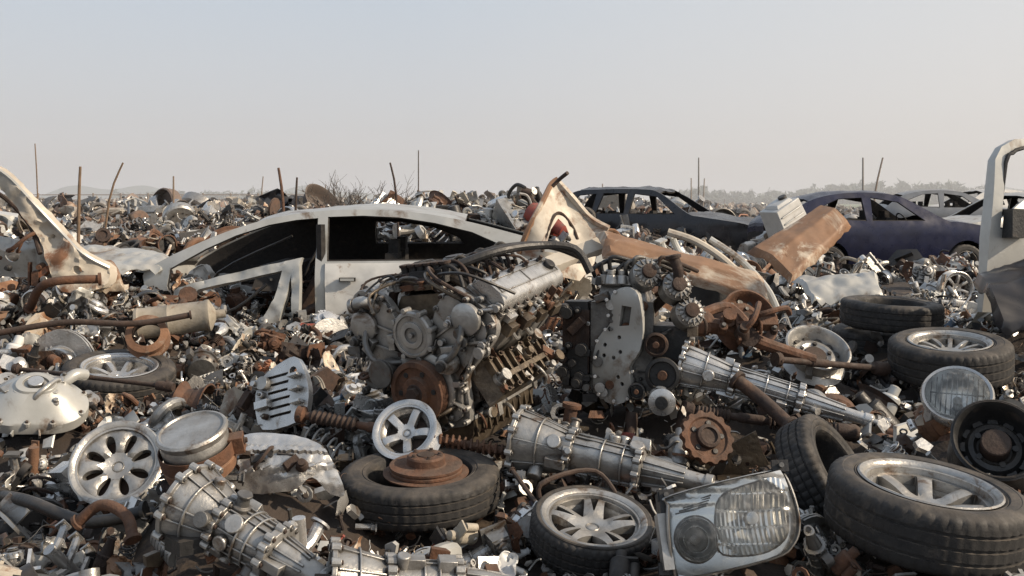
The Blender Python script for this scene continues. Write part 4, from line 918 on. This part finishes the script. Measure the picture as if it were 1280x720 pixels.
    b.tube([(.3*(1+.08*t)*math.cos(t),.3*(1+.08*t)*math.sin(t),0) for t in np.linspace(0,5.6,16)],.13,'P',10,1,rf=lambda t:.5+.6*t); b.lathe([(.2,-.1),(.22,.14),(.16,.2),(.14,.1)],18,'P',caps=False); b.lathe([(.22,-.3),(.24,-.1)],14,'P'); fin(b,NM)
    b=B()
    out=[(-.5,-.06),(.3,-.1),(.5,-.14),(.62,0),(.5,.14),(.3,.1),(-.5,.06),(-.6,0)]; b.prism(out,.08,'P'); b.lathe([(.1,-.03),(.16,-.03),(.16,.11),(.1,.11)],16,'P',T(.45,0,0),closed=True,caps=False); b.lathe([(.06,-.03),(.1,-.03),(.1,.11),(.06,.11)],12,'P',T(-.52,0,0),closed=True,caps=False); b.box((0,0,.04),(.7,.04,.12),'P'); fin(b,NM)
    b=B(); b.tube([(-.5,.3,0),(-.2,.1,.05),(.4,0,.02)],.05,'P',8,4); b.tube([(-.5,-.35,0),(-.2,-.15,.05),(.4,0,.02)],.05,'P',8,4); b.cyl(.09,.14,'P',T(.42,0,-.05),14)
    for s in(.3,-.35): b.lathe([(.08,-.08),(.08,.08)],12,'Pd',T(-.5,s,0)@RY(90))
    fin(b,NM)
for v in range(12):
    asp=q.uniform(.35,.9); am=q.uniform(.12,.3); cv=q.uniform(-1.2,1.2)
    out=[]; na_=14
    for i in range(na_):
        a=2*pi*i/na_; r=q.uniform(.34,.56); out.append((max(-.5,min(.5,r*1.3*math.cos(a))),asp*max(-.5,min(.5,r*1.3*math.sin(a)))))
    f=lambda u,w_:(u,w_,crumple((u,w_,0),2.6,am,v)+cv*u*u*.6)
    b=B(); b.panel(out,[],.07,'S',f,lambda u,w_:(u+.01,w_,f(u,w_)[2]-.012)); 
    if v%2: b.tube([f(*p) for p in out[:5]],.02,'S',5,2)
    fin(b,('near','mid','far','far') if v<8 else ('mid','far'))
for v in range(4):
    b=B(); b.tube([(0,0,0),(.3,.03*v,.12),(.6,0,.16),(1,.05,.1*v)],.05,'S',6,4,rf=lambda t:.6+.7*t); b.box((.9,.03,.1*v),(.2,.22,.03),'S'); fin(b,('mid','far'))
for v in range(3):
    b=B()
    for i in range(9): b.box((q.uniform(-.4,.4),q.uniform(-.3,.3),q.uniform(-.2,.2)),(q.uniform(.1,.6),q.uniform(.06,.3),q.uniform(.03,.25)),'P' if i%2 else 'Pd',RZ(q.uniform(0,180))@RX(q.uniform(-50,50)),.9)
    for i in range(3): b.tube(rp(3,.3),.03,'Pd',5,2)
    fin(b,('far','mid'))
b=B(); tyre(b,.31,.2,.2,seg=40); b.M=['rubber']*len(b.F); fin(b,('mid','far'))
b=B(); steelrim(b,.2,.16,'P'); fin(b,('mid','far','near'))
b=B(); rim(b,.2,.14,5,'P',.04,seg=24); fin(b,('mid',))
b=B(); rim(b,.2,.14,7,'P',.03,seg=24); fin(b,('mid',))
for v in range(8):
    b=B(); n=q.choice((4,5,6)); o=[(q.uniform(.2,.5)*math.cos(2*pi*i/n),q.uniform(.15,.5)*math.sin(2*pi*i/n)) for i in range(n)]
    if v<5: b.prism(o,q.choice((.03,.06,.25)),'P',None,q.uniform(.7,1))
    if v==5: b.bolt((0,0,0),(0,0,1),.2,'P'); b.cyl(.12,.9,'P',seg=7)
    if v==6: b.tube(rp(3,.4),.05,'P',5,2)
    if v==7: b.lathe([(.3,0),(.5,0),(.5,.15),(.3,.15)],10,'P',closed=True,caps=False)
    fin(b,('chip',))
# ------------------------------------------------------------------ scatter
NAMES=list(MATS.keys()); NI={k:i for i,k in enumerate(NAMES)}
PAL=[('alu',32),('alu_bright',20),('alu_dark',15),('rust',9),('rust_dark',12),('rust_light',2.5),('dark',13),('silver',11),('white',5),('beige',4),('oily',8),('red',.4),('orange',.4),('blue',.4),('rubber',4)]
PALR=[('alu',10),('alu_bright',5),('alu_dark',8),('rust',28),('rust_dark',22),('rust_light',8),('dark',10),('silver',4),('orange',1.2),('red',1),('beige',4)]
PALS=[('silver',20),('white',11),('peel',12),('rustpaint',14),('rust',10),('alu_dark',8),('paint_black',10),('dark',8),('alu',16),('red',.6),('blue',.8),('rust_dark',9)]
def pick(P,r):
    t=sum(w for _,w in P)*r.random()
    for k,w in P:
        t-=w
        if t<0: return k
    return P[-1][0]
def scatter(name,N,kinds,ylo,yhi,size,zoff,seed,spread=.62,extra=1.,ypow=1.,chips=False,areas=None):
    r=random.Random(seed); ar=np.array(EXC); Vs=[];Ls=[];Ss=[];Ms=[];Rn=[];off=0
    tpl=TPL[kinds]; XY=[]
    while len(XY)<N:
        if areas:
            a=areas[len(XY)%len(areas)]; x=r.gauss(a[0],a[2]); y=r.gauss(a[1],a[2])
        else:
            y=ylo+(yhi-ylo)*r.random()**ypow; w=spread*y+extra; x=r.uniform(-w,w)
        s=size[0]*math.exp(r.gauss(0,size[1])); s=min(s,size[0]*2.2)
        if y<9 and not chips and len(ar):
            d2=(ar[:,0]-x)**2+(ar[:,1]-y)**2
            if np.any(d2<(ar[:,2]*.92+s*.25)**2): continue
        XY.append((x,y,s))
    XY=np.array(XY); Z=H(XY[:,0],XY[:,1])
    for (x,y,s),z in zip(XY,Z):
        V,Lp,sz,M=tpl[r.randrange(len(tpl))]
        rust=.14+.36*math.sin(x*.9+y*.4+1)*math.sin(y*.55-x*.3); 
        if x<-1.9 and 4.8<y<9: rust+=.5
        if x<0 and y>10: rust+=.2
        P=PALR if r.random()<rust else PAL
        pk=pick(P,r); pd=r.choice(('dark','rust_dark','alu_dark',pk,pk)); sk=pick(PALS,r)
        mp={'P':NI[pk],'Pd':NI[pd],'S':NI[sk]}
        e=Euler((r.gauss(0,.8),r.gauss(0,.8),r.uniform(0,6.28))).to_matrix(); 
        if r.random()<.25: e=Euler((r.uniform(0,6.28),r.uniform(0,6.28),r.uniform(0,6.28))).to_matrix()
        A=np.array(e)*s
        Vs.append(V@A.T+np.array((x,y,z+zoff[0]+(zoff[1]-zoff[0])*r.random()*1.))); Ls.append(Lp+off); off+=len(V); Ss.append(sz)
        Ms.append(np.array([mp[m] if m in mp else NI[m] for m in M])); Rn.append(np.full(len(V),r.random()-.5))
    V=np.concatenate(Vs);Lp=np.concatenate(Ls);sz=np.concatenate(Ss);mi=np.concatenate(Ms);rn=np.concatenate(Rn)
    me=bpy.data.meshes.new(name)
    for k in NAMES: me.materials.append(MATS[k])
    setmesh(me,V,Lp,np.concatenate([[0],np.cumsum(sz)[:-1]]),mi,rn)
    o=bpy.data.objects.new(name,me); scene.collection.objects.link(o); print(name,len(V),time.time()-T0)
scatter('scrap_parts_heap',900,'near',2.3,9.5,(.27,.25),(-.08,.04),10,spread=.6,extra=.5,ypow=.8)
scatter('scrap_parts_heap',2700,'near',2.2,9.5,(.18,.28),(-.04,.08),11,spread=.6,extra=.5,ypow=.8)
scatter('scrap_parts_heap',2400,'near',2.2,8,(.11,.3),(-.01,.10),12,spread=.58,extra=.4,ypow=.85)
scatter('scrap_fragments',13000,'chip',2.2,9,(.05,.4),(-.04,.06),13,spread=.58,extra=.4,ypow=.85,chips=True)
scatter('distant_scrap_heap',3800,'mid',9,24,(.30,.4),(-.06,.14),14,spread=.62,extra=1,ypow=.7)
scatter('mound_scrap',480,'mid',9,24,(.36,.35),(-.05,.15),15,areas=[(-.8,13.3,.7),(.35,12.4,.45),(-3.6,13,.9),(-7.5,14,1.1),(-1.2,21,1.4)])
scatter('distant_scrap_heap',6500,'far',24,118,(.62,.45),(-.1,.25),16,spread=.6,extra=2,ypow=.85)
# ------------------------------------------------------------------ world, sun, camera
sun_dir=Vector((.78,-.22,.48)).normalized(); el=math.asin(sun_dir.z); az=math.atan2(sun_dir.x,sun_dir.y)
w=bpy.data.worlds.new('World'); scene.world=w; w.use_nodes=True; nt=w.node_tree; N=nt.nodes; L=nt.links; bg=N['Background']
sk=N.new('ShaderNodeTexSky'); sk.sky_type='NISHITA'; sk.sun_disc=False; sk.sun_elevation=el; sk.sun_rotation=az; sk.dust_density=4; sk.air_density=1.2; sk.ozone_density=1.5
tc=N.new('ShaderNodeTexCoord'); sp=N.new('ShaderNodeSeparateXYZ'); L.new(tc.outputs['Generated'],sp.inputs[0])
cr=N.new('ShaderNodeValToRGB'); L.new(sp.outputs['Z'],cr.inputs[0])
e=cr.color_ramp.elements; e[0].position=0; e[0].color=(.86,.85,.88,1); e[1].position=.5; e[1].color=(.42,.50,.62,1)
n0=e.new(.025); n0.color=(.78,.775,.80,1); n1=e.new(.07); n1.color=(.68,.69,.72,1); n2=e.new(.2); n2.color=(.60,.665,.745,1)
vm=N.new('ShaderNodeVectorMath'); vm.operation='SCALE'; vm.inputs['Scale'].default_value=10.2; L.new(cr.outputs[0],vm.inputs[0])
mxx=N.new('ShaderNodeMix'); mxx.data_type='RGBA'; mxx.inputs[0].default_value=.88; L.new(sk.outputs[0],mxx.inputs[6]); L.new(vm.outputs[0],mxx.inputs[7])
mr=N.new('ShaderNodeMapRange'); L.new(sp.outputs['X'],mr.inputs[0]); mr.inputs[1].default_value=-.1; mr.inputs[2].default_value=.8; mr.inputs[3].default_value=0; mr.inputs[4].default_value=.6
m2=N.new('ShaderNodeMix'); m2.data_type='RGBA'; L.new(mr.outputs[0],m2.inputs[0]); L.new(mxx.outputs[2],m2.inputs[6]); m2.inputs[7].default_value=(9.6,8.9,8.1,1)
L.new(m2.outputs[2],bg.inputs[0]); bg.inputs[1].default_value=.1
ld=bpy.data.lights.new('sun','SUN'); ld.energy=5.0; ld.angle=math.radians(1.5); ld.color=(1,.84,.65)
lo=bpy.data.objects.new('sun',ld); scene.collection.objects.link(lo); lo.rotation_euler=(-sun_dir).to_track_quat('-Z','Y').to_euler()
cd=bpy.data.cameras.new('camera'); cam=bpy.data.objects.new('camera',cd); scene.collection.objects.link(cam); scene.camera=cam
cd.lens=35; cd.sensor_width=36; cd.shift_y=-110/1280; cd.clip_end=5000; cd.clip_start=.05
cam.location=(0,0,1.5); cam.rotation_euler=(math.radians(90),0,0)
scene.view_settings.view_transform='Standard'; scene.view_settings.look='None'; scene.view_settings.exposure=0
print('done',time.time()-T0)
